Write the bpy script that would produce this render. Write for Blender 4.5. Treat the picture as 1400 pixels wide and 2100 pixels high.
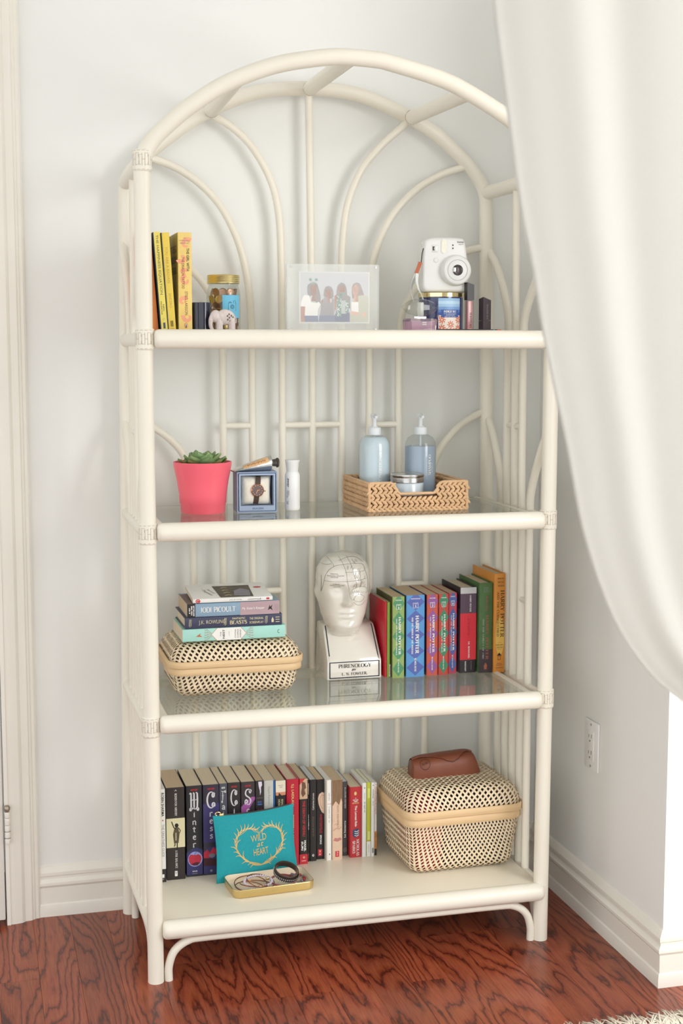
import bpy, bmesh, math, random
from mathutils import Vector, Matrix, Euler

random.seed(7)
S = bpy.context.scene
for o in list(bpy.data.objects):
    bpy.data.objects.remove(o)
COL = S.collection
PI = math.pi
R = math.radians

# ------------------------------------------------------------------ camera
cam_d = bpy.data.cameras.new('camera')
cam = bpy.data.objects.new('camera', cam_d)
COL.objects.link(cam)
cam.location = (-0.3413, -2.8275, 1.3080)
_yaw, _pit = 0.2567, 0.1152
_F = Vector((math.sin(_yaw) * math.cos(_pit), math.cos(_yaw) * math.cos(_pit), -math.sin(_pit)))
_R = Vector((math.cos(_yaw), -math.sin(_yaw), 0))
_U = _R.cross(_F)
cam.rotation_euler = Matrix((_R, _U, -_F)).transposed().to_euler()
cam_d.sensor_fit = 'HORIZONTAL'
cam_d.sensor_width = 36.0
cam_d.lens = 36.0 * 2916.8 / 1400.0
cam_d.clip_start = 0.05
cam_d.dof.use_dof = True
cam_d.dof.focus_distance = 3.05
cam_d.dof.aperture_fstop = 4.8
S.camera = cam

# ------------------------------------------------------------------ light
world = bpy.data.worlds.new('daylight room')
S.world = world
world.use_nodes = True
bg = world.node_tree.nodes['Background']
bg.inputs['Color'].default_value = (0.965, 0.99, 0.985, 1)
bg.inputs['Strength'].default_value = 1.72


def area(name, loc, target, sx, sy, power, color):
    d = bpy.data.lights.new(name, 'AREA')
    d.shape = 'RECTANGLE'
    d.size, d.size_y, d.energy, d.color = sx, sy, power, color
    o = bpy.data.objects.new(name, d)
    COL.objects.link(o)
    o.location = loc
    o.rotation_euler = (Vector(target) - Vector(loc)).to_track_quat('-Z', 'Y').to_euler()
    return o


# the daylight window on the right, nearer than the curtain's side of the room
area('window_daylight', (1.95, -2.05, 1.70), (0.3, 0.4, 1.0), 0.9, 1.2, 24, (1.0, 0.99, 0.97))

S.view_settings.view_transform = 'Standard'
S.view_settings.look = 'None'
S.view_settings.gamma = 1.0
S.view_settings.use_curve_mapping = False
S.view_settings.exposure = 0.13


# ------------------------------------------------------------------ materials
def lin(h):
    h = h.lstrip('#')
    out = []
    for i in (0, 2, 4):
        c = int(h[i:i + 2], 16) / 255
        out.append(c / 12.92 if c <= 0.04045 else ((c + 0.055) / 1.055) ** 2.4)
    return (*out, 1)


MATS = {}


def N(nt, kind, **kw):
    n = nt.nodes.new(kind)
    for k, v in kw.items():
        setattr(n, k, v)
    return n


def mat(name, hexc, rough=0.5, metal=0.0, var=0.05, scale=30.0, bump=0.0, bscale=200.0, coat=0.0, spec=None,
        trans=0.0, ior=1.45, stretch=None, emit=None):
    """A principled material whose base colour is broken up by a little procedural noise."""
    if name in MATS:
        return MATS[name]
    m = bpy.data.materials.new(name)
    m.use_nodes = True
    nt = m.node_tree
    p = nt.nodes['Principled BSDF']
    c = lin(hexc)
    tc = N(nt, 'ShaderNodeTexCoord')
    src = tc.outputs['Object']
    if stretch:
        mp = N(nt, 'ShaderNodeMapping')
        mp.inputs['Scale'].default_value = stretch
        nt.links.new(src, mp.inputs['Vector'])
        src = mp.outputs['Vector']
    nz = N(nt, 'ShaderNodeTexNoise')
    nz.inputs['Scale'].default_value = scale
    nz.inputs['Detail'].default_value = 3
    nt.links.new(src, nz.inputs['Vector'])
    mx = N(nt, 'ShaderNodeMix', data_type='RGBA')
    mx.inputs['A'].default_value = tuple(max(0, v * (1 - var)) for v in c[:3]) + (1,)
    mx.inputs['B'].default_value = tuple(min(1, v * (1 + var)) for v in c[:3]) + (1,)
    nt.links.new(nz.outputs['Fac'], mx.inputs['Factor'])
    nt.links.new(mx.outputs['Result'], p.inputs['Base Color'])
    p.inputs['Roughness'].default_value = rough
    p.inputs['Metallic'].default_value = metal
    p.inputs['IOR'].default_value = ior
    if coat:
        p.inputs['Coat Weight'].default_value = coat
        p.inputs['Coat Roughness'].default_value = 0.08
    if spec is not None:
        p.inputs['Specular IOR Level'].default_value = spec
    if trans:
        p.inputs['Transmission Weight'].default_value = trans
    if bump:
        b = N(nt, 'ShaderNodeBump')
        b.inputs['Strength'].default_value = bump
        b.inputs['Distance'].default_value = 0.002
        n2 = N(nt, 'ShaderNodeTexNoise')
        n2.inputs['Scale'].default_value = bscale
        n2.inputs['Detail'].default_value = 2
        nt.links.new(src, n2.inputs['Vector'])
        nt.links.new(n2.outputs['Fac'], b.inputs['Height'])
        nt.links.new(b.outputs['Normal'], p.inputs['Normal'])
    MATS[name] = m
    return m


def glassy(name, tint, ior=1.5, rough=0.0):
    """Thin clear glass: see-through with a fresnel reflection."""
    if name in MATS:
        return MATS[name]
    m = bpy.data.materials.new(name)
    m.use_nodes = True
    nt = m.node_tree
    nt.nodes.clear()
    out = N(nt, 'ShaderNodeOutputMaterial')
    fr = N(nt, 'ShaderNodeFresnel')
    geo = N(nt, 'ShaderNodeNewGeometry')
    io = N(nt, 'ShaderNodeMath', operation='MULTIPLY_ADD')      # same reflectance from inside the pane as from outside
    io.inputs[1].default_value = 1 / ior - ior
    io.inputs[2].default_value = ior
    nt.links.new(geo.outputs['Backfacing'], io.inputs[0])
    nt.links.new(io.outputs[0], fr.inputs['IOR'])
    tr = N(nt, 'ShaderNodeBsdfTransparent')
    tr.inputs['Color'].default_value = lin(tint)
    gl = N(nt, 'ShaderNodeBsdfGlossy')
    gl.inputs['Roughness'].default_value = rough
    mx = N(nt, 'ShaderNodeMixShader')
    nt.links.new(fr.outputs['Fac'], mx.inputs['Fac'])
    nt.links.new(tr.outputs['BSDF'], mx.inputs[1])
    nt.links.new(gl.outputs['BSDF'], mx.inputs[2])
    nt.links.new(mx.outputs['Shader'], out.inputs['Surface'])
    MATS[name] = m
    return m


def page_mat(name, hexc):
    """Paper block: fine stripes of sheet edges."""
    if name in MATS:
        return MATS[name]
    m = mat(name, hexc, 0.85, var=0.10, scale=1.0, stretch=(900, 6, 6))
    return m


def wood_mat():
    m = bpy.data.materials.new('red oak stain')
    m.use_nodes = True
    nt = m.node_tree
    p = nt.nodes['Principled BSDF']
    L = nt.links.new
    tc = N(nt, 'ShaderNodeTexCoord')
    oi = N(nt, 'ShaderNodeObjectInfo')
    # a different cut of the log for each plank
    off = N(nt, 'ShaderNodeCombineXYZ')
    mul = N(nt, 'ShaderNodeMath', operation='MULTIPLY'); mul.inputs[1].default_value = 37.0
    L(oi.outputs['Random'], mul.inputs[0])
    mul2 = N(nt, 'ShaderNodeMath', operation='MULTIPLY'); mul2.inputs[1].default_value = 91.0
    L(oi.outputs['Random'], mul2.inputs[0])
    L(mul.outputs[0], off.inputs['X']); L(mul2.outputs[0], off.inputs['Y']); L(mul2.outputs[0], off.inputs['Z'])
    add = N(nt, 'ShaderNodeVectorMath', operation='ADD')
    L(tc.outputs['Object'], add.inputs[0]); L(off.outputs[0], add.inputs[1])
    # slow wander of the grain, drawn out along the plank
    mp = N(nt, 'ShaderNodeMapping'); mp.inputs['Scale'].default_value = (8.5, 1.25, 1)
    L(add.outputs[0], mp.inputs['Vector'])
    nz = N(nt, 'ShaderNodeTexNoise'); nz.inputs['Scale'].default_value = 1.0; nz.inputs['Detail'].default_value = 1.6
    nz.inputs['Roughness'].default_value = 0.45
    L(mp.outputs[0], nz.inputs['Vector'])
    sp = N(nt, 'ShaderNodeSeparateXYZ'); L(tc.outputs['Object'], sp.inputs[0])
    lx = N(nt, 'ShaderNodeMath', operation='MULTIPLY'); lx.inputs[1].default_value = 9.0
    L(sp.outputs['X'], lx.inputs[0])
    rings = N(nt, 'ShaderNodeMath', operation='MULTIPLY_ADD'); rings.inputs[1].default_value = 17.0
    L(nz.outputs['Fac'], rings.inputs[0]); L(lx.outputs[0], rings.inputs[2])
    mp3 = N(nt, 'ShaderNodeMapping'); mp3.inputs['Scale'].default_value = (110, 24, 1)
    L(add.outputs[0], mp3.inputs['Vector'])
    nz3 = N(nt, 'ShaderNodeTexNoise'); nz3.inputs['Scale'].default_value = 1.0; nz3.inputs['Detail'].default_value = 2
    L(mp3.outputs[0], nz3.inputs['Vector'])
    rg2 = N(nt, 'ShaderNodeMath', operation='MULTIPLY_ADD'); rg2.inputs[1].default_value = 0.8
    L(nz3.outputs['Fac'], rg2.inputs[0]); L(rings.outputs[0], rg2.inputs[2])
    fr = N(nt, 'ShaderNodeMath', operation='FRACT'); L(rg2.outputs[0], fr.inputs[0])
    ramp = N(nt, 'ShaderNodeValToRGB')
    e = ramp.color_ramp.elements
    e[0].position = 0.0; e[0].color = lin('#4a1f1b')
    e[1].position = 1.0; e[1].color = lin('#471e1a')
    for ps, c in ((0.14, '#8a4531'), (0.36, '#9f5840'), (0.72, '#9a523f'), (0.90, '#8a4331')):
        x = e.new(ps); x.color = lin(c)
    L(fr.outputs[0], ramp.inputs['Fac'])
    # fine pores along the plank
    mp2 = N(nt, 'ShaderNodeMapping'); mp2.inputs['Scale'].default_value = (420, 16, 1)
    L(add.outputs[0], mp2.inputs['Vector'])
    nz2 = N(nt, 'ShaderNodeTexNoise'); nz2.inputs['Scale'].default_value = 1.0; nz2.inputs['Detail'].default_value = 3
    L(mp2.outputs[0], nz2.inputs['Vector'])
    r2 = N(nt, 'ShaderNodeValToRGB')
    r2.color_ramp.elements[0].position = 0.30; r2.color_ramp.elements[0].color = (0.66, 0.66, 0.66, 1)
    r2.color_ramp.elements[1].position = 0.62; r2.color_ramp.elements[1].color = (1.0, 1.0, 1.0, 1)
    L(nz2.outputs['Fac'], r2.inputs['Fac'])
    mx = N(nt, 'ShaderNodeMix', data_type='RGBA', blend_type='MULTIPLY'); mx.inputs['Factor'].default_value = 1.0
    L(ramp.outputs['Color'], mx.inputs['A']); L(r2.outputs['Color'], mx.inputs['B'])
    # tone of each plank
    tone = N(nt, 'ShaderNodeHueSaturation')
    tm = N(nt, 'ShaderNodeMath', operation='MULTIPLY_ADD'); tm.inputs[1].default_value = 0.34; tm.inputs[2].default_value = 0.86
    L(oi.outputs['Random'], tm.inputs[0]); L(tm.outputs[0], tone.inputs['Value'])
    tone.inputs['Saturation'].default_value = 1.06
    L(mx.outputs['Result'], tone.inputs['Color'])
    L(tone.outputs['Color'], p.inputs['Base Color'])
    p.inputs['Roughness'].default_value = 0.30
    p.inputs['Coat Weight'].default_value = 0.15
    p.inputs['Specular IOR Level'].default_value = 0.32
    p.inputs['Coat Roughness'].default_value = 0.10
    b = N(nt, 'ShaderNodeBump'); b.inputs['Strength'].default_value = 0.12; b.inputs['Distance'].default_value = 0.001
    L(nz2.outputs['Fac'], b.inputs['Height']); L(b.outputs['Normal'], p.inputs['Normal'])
    return m


# ------------------------------------------------------------------ mesh helpers
class MB:
    def __init__(s):
        s.v, s.f = [], []

    def add(s, vs, fs):
        o = len(s.v)
        s.v += [tuple(v) for v in vs]
        s.f += [tuple(i + o for i in f) for f in fs]
        return s

    def box(s, x0, x1, y0, y1, z0, z1):
        v = [(x, y, z) for z in (z0, z1) for y in (y0, y1) for x in (x0, x1)]
        return s.add(v, [(0, 2, 3, 1), (4, 5, 7, 6), (0, 1, 5, 4), (2, 6, 7, 3), (0, 4, 6, 2), (1, 3, 7, 5)])

    def rbox(s, x0, x1, y0, y1, z0, z1, r, seg=2):
        bm = bmesh.new()
        m = MB().box(x0, x1, y0, y1, z0, z1)
        vs = [bm.verts.new(v) for v in m.v]
        for f in m.f:
            bm.faces.new([vs[i] for i in f])
        bmesh.ops.bevel(bm, geom=bm.edges[:], offset=r, segments=seg, profile=0.5, affect='EDGES', clamp_overlap=True)
        bm.verts.index_update()
        s.add([v.co for v in bm.verts], [[v.index for v in f.verts] for f in bm.faces])
        bm.free()
        return s

    def loft(s, loops, cap0=True, cap1=True, closed=True):
        n = len(loops[0])
        o = len(s.v)
        for l in loops:
            s.v += [tuple(p) for p in l]
        for i in range(len(loops) - 1):
            a, b = o + i * n, o + (i + 1) * n
            for j in range(n if closed else n - 1):
                k = (j + 1) % n
                s.f.append((a + j, a + k, b + k, b + j))
        if cap0:
            s.f.append(tuple(o + j for j in reversed(range(n))))
        if cap1:
            a = o + (len(loops) - 1) * n
            s.f.append(tuple(a + j for j in range(n)))
        return s

    def tube(s, pts, r, n=12, caps=True, closed=False, flat=1.0):
        P = [Vector(p) for p in pts]
        m = len(P)
        rr = r if isinstance(r, (list, tuple)) else [r] * m
        T = []
        for i in range(m):
            if closed:
                t = P[(i + 1) % m] - P[i - 1]
            else:
                t = P[min(i + 1, m - 1)] - P[max(i - 1, 0)]
            T.append(t.normalized())
        up = Vector((0, 0, 1)) if abs(T[0].z) < 0.9 else Vector((0, 1, 0))
        nrm = (up - T[0] * up.dot(T[0])).normalized()
        loops = []
        for i in range(m):
            nrm = (nrm - T[i] * nrm.dot(T[i]))
            nrm.normalize()
            b = T[i].cross(nrm)
            loops.append([P[i] + (nrm * math.cos(a) * flat + b * math.sin(a)) * rr[i] for a in
                          [2 * PI * j / n for j in range(n)]])
        if closed:
            loops.append(loops[0])
            return s.loft(loops, False, False)
        return s.loft(loops, caps, caps)

    def capsule(s, a, b, r, n=16, cap=0.6):
        """A pole with softly rounded ends."""
        a, b = Vector(a), Vector(b)
        d = (b - a).normalized()
        L = (b - a).length
        pts, rr = [], []
        k = r * cap
        for q in (0, .15, .4, .7, 1):
            ang = q * PI / 2
            pts.append(a + d * (k * (1 - math.cos(ang))) if q else a)
            rr.append(r * max(.35, math.sin(ang)) if q < 1 else r)
        pp = [a + d * (k * x) for x in (0, .10, .3, .6, 1)]
        r5 = [r * x for x in (.55, .78, .92, .985, 1)]
        pts = pp + [b - d * (p - a).dot(d) for p in reversed(pp)]
        return s.tube(pts, r5 + r5[::-1], n)

    def lathe(s, prof, n=32, c=(0, 0, 0), cap0=True, cap1=True, sx=1, sy=1):
        loops = [[(c[0] + r * sx * math.cos(2 * PI * j / n), c[1] + r * sy * math.sin(2 * PI * j / n), c[2] + z) for j in
                  range(n)] for r, z in prof]
        return s.loft(loops, cap0, cap1)

    def prism(s, poly, y0, y1):
        """Outline in x,z pushed along y."""
        return s.loft([[(x, y1, z) for x, z in poly], [(x, y0, z) for x, z in poly]])

    def prism_z(s, poly, z0, z1):
        return s.loft([[(x, y, z0) for x, y in poly], [(x, y, z1) for x, y in poly]])

    def grid(s, rows):
        return s.loft(rows, False, False, closed=False)

    def xform(s, M, start=0):
        s.v = s.v[:start] + [tuple(M @ Vector(v)) for v in s.v[start:]]
        return s

    def build(s, name, m, parent=None, smooth=True, angle=38, fix=True):
        me = bpy.data.meshes.new(name)
        me.from_pydata(s.v, [], s.f)
        if fix:
            bm = bmesh.new()
            bm.from_mesh(me)
            bmesh.ops.recalc_face_normals(bm, faces=bm.faces)
            bm.to_mesh(me)
            bm.free()
        me.materials.append(m)
        if smooth:
            me.polygons.foreach_set('use_smooth', [True] * len(me.polygons))
            me.set_sharp_from_angle(angle=R(angle))
        o = bpy.data.objects.new(name, me)
        COL.objects.link(o)
        if parent:
            o.parent = parent
        return o


def thing(name, label, cat, loc=(0, 0, 0), rot=(0, 0, 0), group=None):
    o = bpy.data.objects.new(name, None)
    o.empty_display_size = 0.03
    COL.objects.link(o)
    o.location = loc
    o.rotation_euler = rot
    o['label'] = label
    o['category'] = cat
    if group:
        o['group'] = group
    return o


def tag(o, label, cat, group=None):
    o['label'] = label
    o['category'] = cat
    if group:
        o['group'] = group
    return o


def struct(o):
    o['kind'] = 'structure'
    return o


def cat_rom(pts, n=8):
    """Smooth path through the points."""
    P = [Vector(p) for p in pts]
    P = [P[0] * 2 - P[1]] + P + [P[-1] * 2 - P[-2]]
    out = []
    for i in range(1, len(P) - 2):
        a, b, c, d = P[i - 1], P[i], P[i + 1], P[i + 2]
        for k in range(n):
            t = k / n
            out.append(0.5 * ((2 * b) + (c - a) * t + (2 * a - 5 * b + 4 * c - d) * t * t + (3 * b - a - 3 * c + d) * t ** 3))
    out.append(P[-2])
    return out


def rrect(hx, hy, r, n=5, cx=0, cy=0):
    out = []
    for sx, sy, a0 in ((1, 1, 0), (-1, 1, 90), (-1, -1, 180), (1, -1, 270)):
        for k in range(n + 1):
            a = R(a0 + 90 * k / n)
            out.append((cx + sx * (hx - r) + r * math.cos(a), cy + sy * (hy - r) + r * math.sin(a)))
    return out


def arc(cx, cy, rx, ry, a0, a1, n=10):
    return [(cx + rx * math.cos(R(a0 + (a1 - a0) * k / n)), cy + ry * math.sin(R(a0 + (a1 - a0) * k / n))) for k in
            range(n + 1)]


# ------------------------------------------------------------------ print and lettering
_K, _k = 0.150, 0.060


def bowl(x, x1, y0, y1):
    ry = (y1 - y0) / 2
    return [(x, y1)] + arc(x1 - ry * .7, (y0 + y1) / 2, ry * .7, ry, 90, -90, 8) + [(x, y0)]


# a plain roman capital alphabet drawn as pen strokes: (advance, strokes, serif feet)
GL = {
    'A': (.80, [(_k, [(.08, 0), (.40, 1)]), (_K, [(.38, 1), (.70, 0)]), (_k, [(.18, .33), (.60, .33)])], [(.08, 0), (.70, 0)]),
    'B': (.68, [(_K, [(.16, 0), (.16, 1)]), ('b', bowl(.16, .54, .53, 1)), ('b', bowl(.16, .60, 0, .53))], [(.13, 0), (.13, 1)]),
    'C': (.74, [('b', arc(.42, .5, .36, .5, 48, 312, 14)), (_k, [(.66, .70), (.66, .98)])], []),
    'D': (.80, [(_K, [(.16, 0), (.16, 1)]), ('b', [(.16, 1)] + arc(.36, .5, .36, .5, 90, -90, 12) + [(.16, 0)])], [(.13, 0), (.13, 1)]),
    'E': (.66, [(_K, [(.16, 0), (.16, 1)]), (_k, [(.16, .97), (.56, .97), (.57, .78)]), (_k, [(.16, .52), (.46, .52)]), (_k, [(.16, .03), (.58, .03), (.60, .24)])], [(.13, 0), (.13, 1)]),
    'F': (.62, [(_K, [(.16, 0), (.16, 1)]), (_k, [(.16, .97), (.56, .97), (.57, .78)]), (_k, [(.16, .52), (.46, .52)])], [(.16, 0), (.13, 1)]),
    'G': (.80, [('b', arc(.42, .5, .36, .5, 48, 330, 14)), (_K, [(.66, .06), (.66, .44)])], [(.66, .46)]),
    'H': (.82, [(_K, [(.16, 0), (.16, 1)]), (_K, [(.66, 0), (.66, 1)]), (_k, [(.16, .52), (.66, .52)])], [(.16, 0), (.16, 1), (.66, 0), (.66, 1)]),
    'I': (.34, [(_K, [(.17, 0), (.17, 1)])], [(.17, 0), (.17, 1)]),
    'J': (.44, [(_K, [(.26, 1), (.26, .16)]), (_k, [(.26, .16), (.20, .02), (.04, -.02)])], [(.26, 1)]),
    'K': (.78, [(_K, [(.16, 0), (.16, 1)]), (_k, [(.18, .42), (.62, 1)]), (_K, [(.32, .58), (.68, 0)])], [(.16, 0), (.16, 1), (.62, 1), (.68, 0)]),
    'L': (.62, [(_K, [(.16, 0), (.16, 1)]), (_k, [(.16, .03), (.54, .03), (.57, .26)])], [(.16, 1), (.13, 0)]),
    'M': (.98, [(_k, [(.12, 0), (.12, 1)]), (_K, [(.14, 1), (.48, .06)]), (_k, [(.48, .06), (.82, 1)]), (_K, [(.84, 0), (.84, 1)])], [(.12, 0), (.84, 0), (.84, 1), (.12, 1)]),
    'N': (.82, [(_k, [(.14, 0), (.14, 1)]), (_K, [(.14, .97), (.66, .03)]), (_k, [(.66, 0), (.66, 1)])], [(.14, 0), (.66, 1), (.10, 1)]),
    'O': (.84, [('b', arc(.42, .5, .34, .5, 90, 270, 10)), ('b', arc(.42, .5, .34, .5, 90, -90, 10))], []),
    'P': (.66, [(_K, [(.16, 0), (.16, 1)]), ('b', bowl(.16, .58, .44, 1))], [(.16, 0), (.13, 1)]),
    'Q': (.84, [('b', arc(.42, .5, .34, .5, 90, 270, 10)), ('b', arc(.42, .5, .34, .5, 90, -90, 10)), (_k, [(.44, .14), (.78, -.16)])], []),
    'R': (.74, [(_K, [(.16, 0), (.16, 1)]), ('b', bowl(.16, .56, .48, 1)), (_K, [(.36, .48), (.66, .0)])], [(.16, 0), (.13, 1), (.68, 0)]),
    'S': (.60, [('b', arc(.30, .75, .21, .24, 20, 200, 8) + arc(.30, .26, .23, .26, 60, -170, 9)), (_k, [(.51, .72), (.51, .96)]), (_k, [(.08, .04), (.08, .28)])], []),
    'T': (.74, [(_K, [(.37, 0), (.37, 1)]), (_k, [(.06, .78), (.07, .97), (.67, .97), (.68, .78)])], [(.37, 0)]),
    'U': (.82, [(_K, [(.16, 1), (.16, .30)]), ('b', arc(.41, .30, .25, .30, 180, 360, 10)), (_k, [(.66, .30), (.66, 1)])], [(.16, 1), (.66, 1)]),
    'V': (.80, [(_K, [(.10, 1), (.40, 0)]), (_k, [(.40, 0), (.70, 1)])], [(.10, 1), (.70, 1)]),
    'W': (1.1, [(_K, [(.10, 1), (.34, 0)]), (_k, [(.34, 0), (.56, .9)]), (_K, [(.54, .9), (.76, 0)]), (_k, [(.76, 0), (1.0, 1)])], [(.10, 1), (1.0, 1)]),
    'X': (.78, [(_K, [(.10, 1), (.68, 0)]), (_k, [(.10, 0), (.66, 1)])], [(.10, 0), (.68, 0), (.10, 1), (.66, 1)]),
    'Y': (.76, [(_K, [(.10, 1), (.38, .46)]), (_k, [(.38, .46), (.66, 1)]), (_K, [(.38, .46), (.38, 0)])], [(.38, 0), (.10, 1), (.66, 1)]),
    'Z': (.66, [(_k, [(.06, .8), (.08, .97), (.56, .97)]), (_K, [(.54, .97), (.08, .03)]), (_k, [(.08, .03), (.58, .03), (.60, .22)])], []),
    '.': (.26, [(_K, [(.13, 0), (.13, .14)])], []),
    ' ': (.40, [], []),
}
TXT = {}


def ribbon2d(pts, w):
    """A flat pen stroke; w a number or a function of 0..1."""
    P = [Vector((p[0], p[1])) for p in pts]
    n = len(P)
    vs, fs = [], []
    for i in range(n):
        t = P[min(i + 1, n - 1)] - P[max(i - 1, 0)]
        if t.length < 1e-9:
            t = Vector((1, 0))
        t.normalize()
        q = Vector((-t.y, t.x))
        ww = (w(i / (n - 1)) if callable(w) else w) / 2
        vs += [P[i] + q * ww, P[i] - q * ww]
    for i in range(n - 1):
        fs.append((2 * i, 2 * i + 1, 2 * i + 3, 2 * i + 2))
    return [(v.x, v.y) for v in vs], fs


def serif_geo(body, bold=1.0):
    vs, fs, x = [], [], 0.0

    def put(a):
        o = len(vs)
        vs.extend([(p[0] + x, p[1]) for p in a[0]])
        fs.extend([tuple(i + o for i in f) for f in a[1]])
    for ch in body:
        if ch not in GL:
            ch = '.'
        adv, st, feet = GL[ch]
        for w, pts in st:
            if w == 'b':
                put(ribbon2d(pts, lambda t: (_k + (_K * 1.05 - _k) * math.sin(PI * min(1, max(0, t))) ** 1.4) * bold))
            else:
                put(ribbon2d(pts, w * bold))
        for fx, fy in feet:
            yy = .03 if fy < .3 else (.97 if fy > .7 else fy)
            put(ribbon2d([(fx - .13, yy), (fx + .13, yy)], _k))
        x += adv
    return vs, fs


def text_geo(body, serif=False, bold=0.0, shear=0.0):
    key = (body, serif, bold, shear)
    if key in TXT:
        return TXT[key]
    if serif:
        vs, fs = serif_geo(body, 1 + bold)
        vs = [(x + shear * y, y) for x, y in vs]
    else:
        cu = bpy.data.curves.new('text', 'FONT')
        cu.body = body
        cu.size = 1.0
        cu.resolution_u = 3
        cu.offset = bold
        cu.shear = shear
        ob = bpy.data.objects.new('text', cu)
        COL.objects.link(ob)
        me = bpy.data.meshes.new_from_object(ob)
        vs = [(v.co.x, v.co.y) for v in me.vertices]
        fs = [tuple(p.vertices) for p in me.polygons]
        bpy.data.objects.remove(ob)
        bpy.data.curves.remove(cu)
        bpy.data.meshes.remove(me)
    if not vs:
        vs, fs = [(0, 0), (.1, 0), (.1, .1)], [(0, 1, 2)]
    x0, x1 = min(v[0] for v in vs), max(v[0] for v in vs)
    y0, y1 = min(v[1] for v in vs), max(v[1] for v in vs)
    vs = [((x - x0) / max(1e-6, x1 - x0) - .5, (y - y0) / max(1e-6, y1 - y0) - .5) for x, y in vs]
    TXT[key] = (vs, fs)
    return TXT[key]


class Dec:
    """Flat print laid on one face (or curved side) of a thing: fmap(u, v, lift) -> point in the thing's space."""

    def __init__(s, parent, fmap, eps=0.00012):
        s.parent, s.fmap, s.eps, s.g = parent, fmap, eps, {}

    def raw(s, vs, fs, m, layer=1, name='print'):
        g = s.g.setdefault((name, m.name), [MB(), m, 0])
        g[2] += 2 if name == 'lettering' else 1
        mb = g[0]
        mb.add([s.fmap(u, v, s.eps * layer) for u, v in vs], fs)
        return s

    def poly(s, pts, m, layer=1, name='print'):
        return s.raw(pts, [tuple(range(len(pts)))], m, layer, name)

    def rect(s, u0, u1, v0, v1, m, layer=1, name='print', nu=1):
        vs = [(u0 + (u1 - u0) * i / nu, v) for i in range(nu + 1) for v in (v0, v1)]
        fs = [(2 * i, 2 * i + 2, 2 * i + 3, 2 * i + 1) for i in range(nu)]
        return s.raw(vs, fs, m, layer, name)

    def ell(s, cu, cv, ru, rv, m, layer=1, n=20, name='print'):
        return s.poly(arc(cu, cv, ru, rv, 0, 360 - 360 / n, n - 1), m, layer, name)

    def line(s, pts, w, m, layer=2, name='print'):
        a = ribbon2d(pts, w)
        return s.raw(a[0], a[1], m, layer, name)

    def text(s, body, cu, cv, w, h, m, rot=0, layer=3, serif=False, bold=0.0, shear=0.0, name='lettering'):
        vs, fs = text_geo(body, serif, bold, shear)
        c, q = math.cos(R(rot)), math.sin(R(rot))
        out = [(cu + x * w * c - y * h * q, cv + x * w * q + y * h * c) for x, y in vs]
        return s.raw(out, fs, m, layer, name)

    def done(s):
        for (name, _), (mb, m, k) in s.g.items():
            o = mb.build(name, m, s.parent, smooth=False, fix=False)
            if k > 1:
                o['kind'] = 'stuff'        # letters and small printed marks


def plane_map(o, u, v, n):
    o, u, v, n = Vector(o), Vector(u), Vector(v), Vector(n)
    return lambda a, b, l: tuple(o + u * a + v * b + n * l)


def cyl_map(cx, cy, rad, z0, a0=-90):
    """u runs round the side (metres of arc) from the angle a0, v is height."""
    def f(u, v, l):
        r = rad(v) if callable(rad) else rad
        a = R(a0) + u / r
        return (cx + (r + l) * math.cos(a), cy + (r + l) * math.sin(a), z0 + v)
    return f

# ------------------------------------------------------------------ the room
M_WALL = mat('wall paint', '#efefec', 0.85, var=0.012, scale=3, bump=0.05, bscale=160)
M_TRIM = mat('trim paint', '#eeeae0', 0.42, var=0.02, scale=6, bump=0.03, bscale=60)
M_DOOR = mat('door paint', '#ebe8e0', 0.45, var=0.02, scale=4)
M_DARK = mat('dark crack', '#4a3f33', 0.9)
WALL_Y, WALL_X = 0.417, 1.012

wb = struct(MB().box(-0.272, WALL_X + .5, WALL_Y, WALL_Y + 0.12, 0, 2.6).build('wall_back', M_WALL, smooth=False))
wl = struct(MB().box(-4.0, -1.10, WALL_Y, WALL_Y + 0.12, 0, 2.6).build('wall_left', M_WALL, smooth=False))
wr = struct(MB().box(WALL_X, WALL_X + 0.9, -0.278, WALL_Y + .0, 0, 2.6).build('wall_right', M_WALL, smooth=False))
wc = struct(MB().box(-4.02, 3.0, -3.6, WALL_Y + .12, 2.6, 2.7).build('ceiling', M_WALL, smooth=False))
wk = struct(MB().box(-1.3, -0.1, WALL_Y + .30, WALL_Y + .36, 0, 2.6).build('wall_hall', M_WALL, smooth=False))
wh = struct(MB().box(-1.10, -0.272, WALL_Y, WALL_Y + 0.12, 2.10, 2.6).build('wall_header', M_WALL, smooth=False))

# floor boards running towards the back wall
M_WOOD = wood_mat()
floor = struct(MB().box(-4.0, 3.0, -3.6, 0.80, -0.03, -0.0042).build('floor', mat('subfloor', '#2c1512', 0.8), smooth=False))
PW = 0.0826
pl_mesh = {}
rng = random.Random(11)
for i in range(-15, 26):
    x0 = i * PW + 0.018
    y = 0.412
    first = True
    while y > -1.9:
        ln = rng.choice((0.62, 0.84, 1.06, 1.3))
        if first:
            ln = rng.choice((0.34, 0.55, 0.84, 1.1))
            first = False
        if ln not in pl_mesh:
            mb = MB()
            hw, c = PW / 2 - 0.00012, 0.0004
            prof = [(-hw, -.0042), (hw, -.0042), (hw, -c), (hw - c, 0), (-hw + c, 0), (-hw, -c)]
            mb.loft([[(x, -ln + .0004, z) for x, z in prof], [(x, 0, z) for x, z in prof]])
            t = mb.build('plank', M_WOOD, floor, smooth=False)
            pl_mesh[ln] = t.data
        else:
            t = bpy.data.objects.new('plank', pl_mesh[ln])
            COL.objects.link(t)
            t.parent = floor
        t.location = (x0 + PW / 2, y, 0)
        y -= ln

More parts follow.
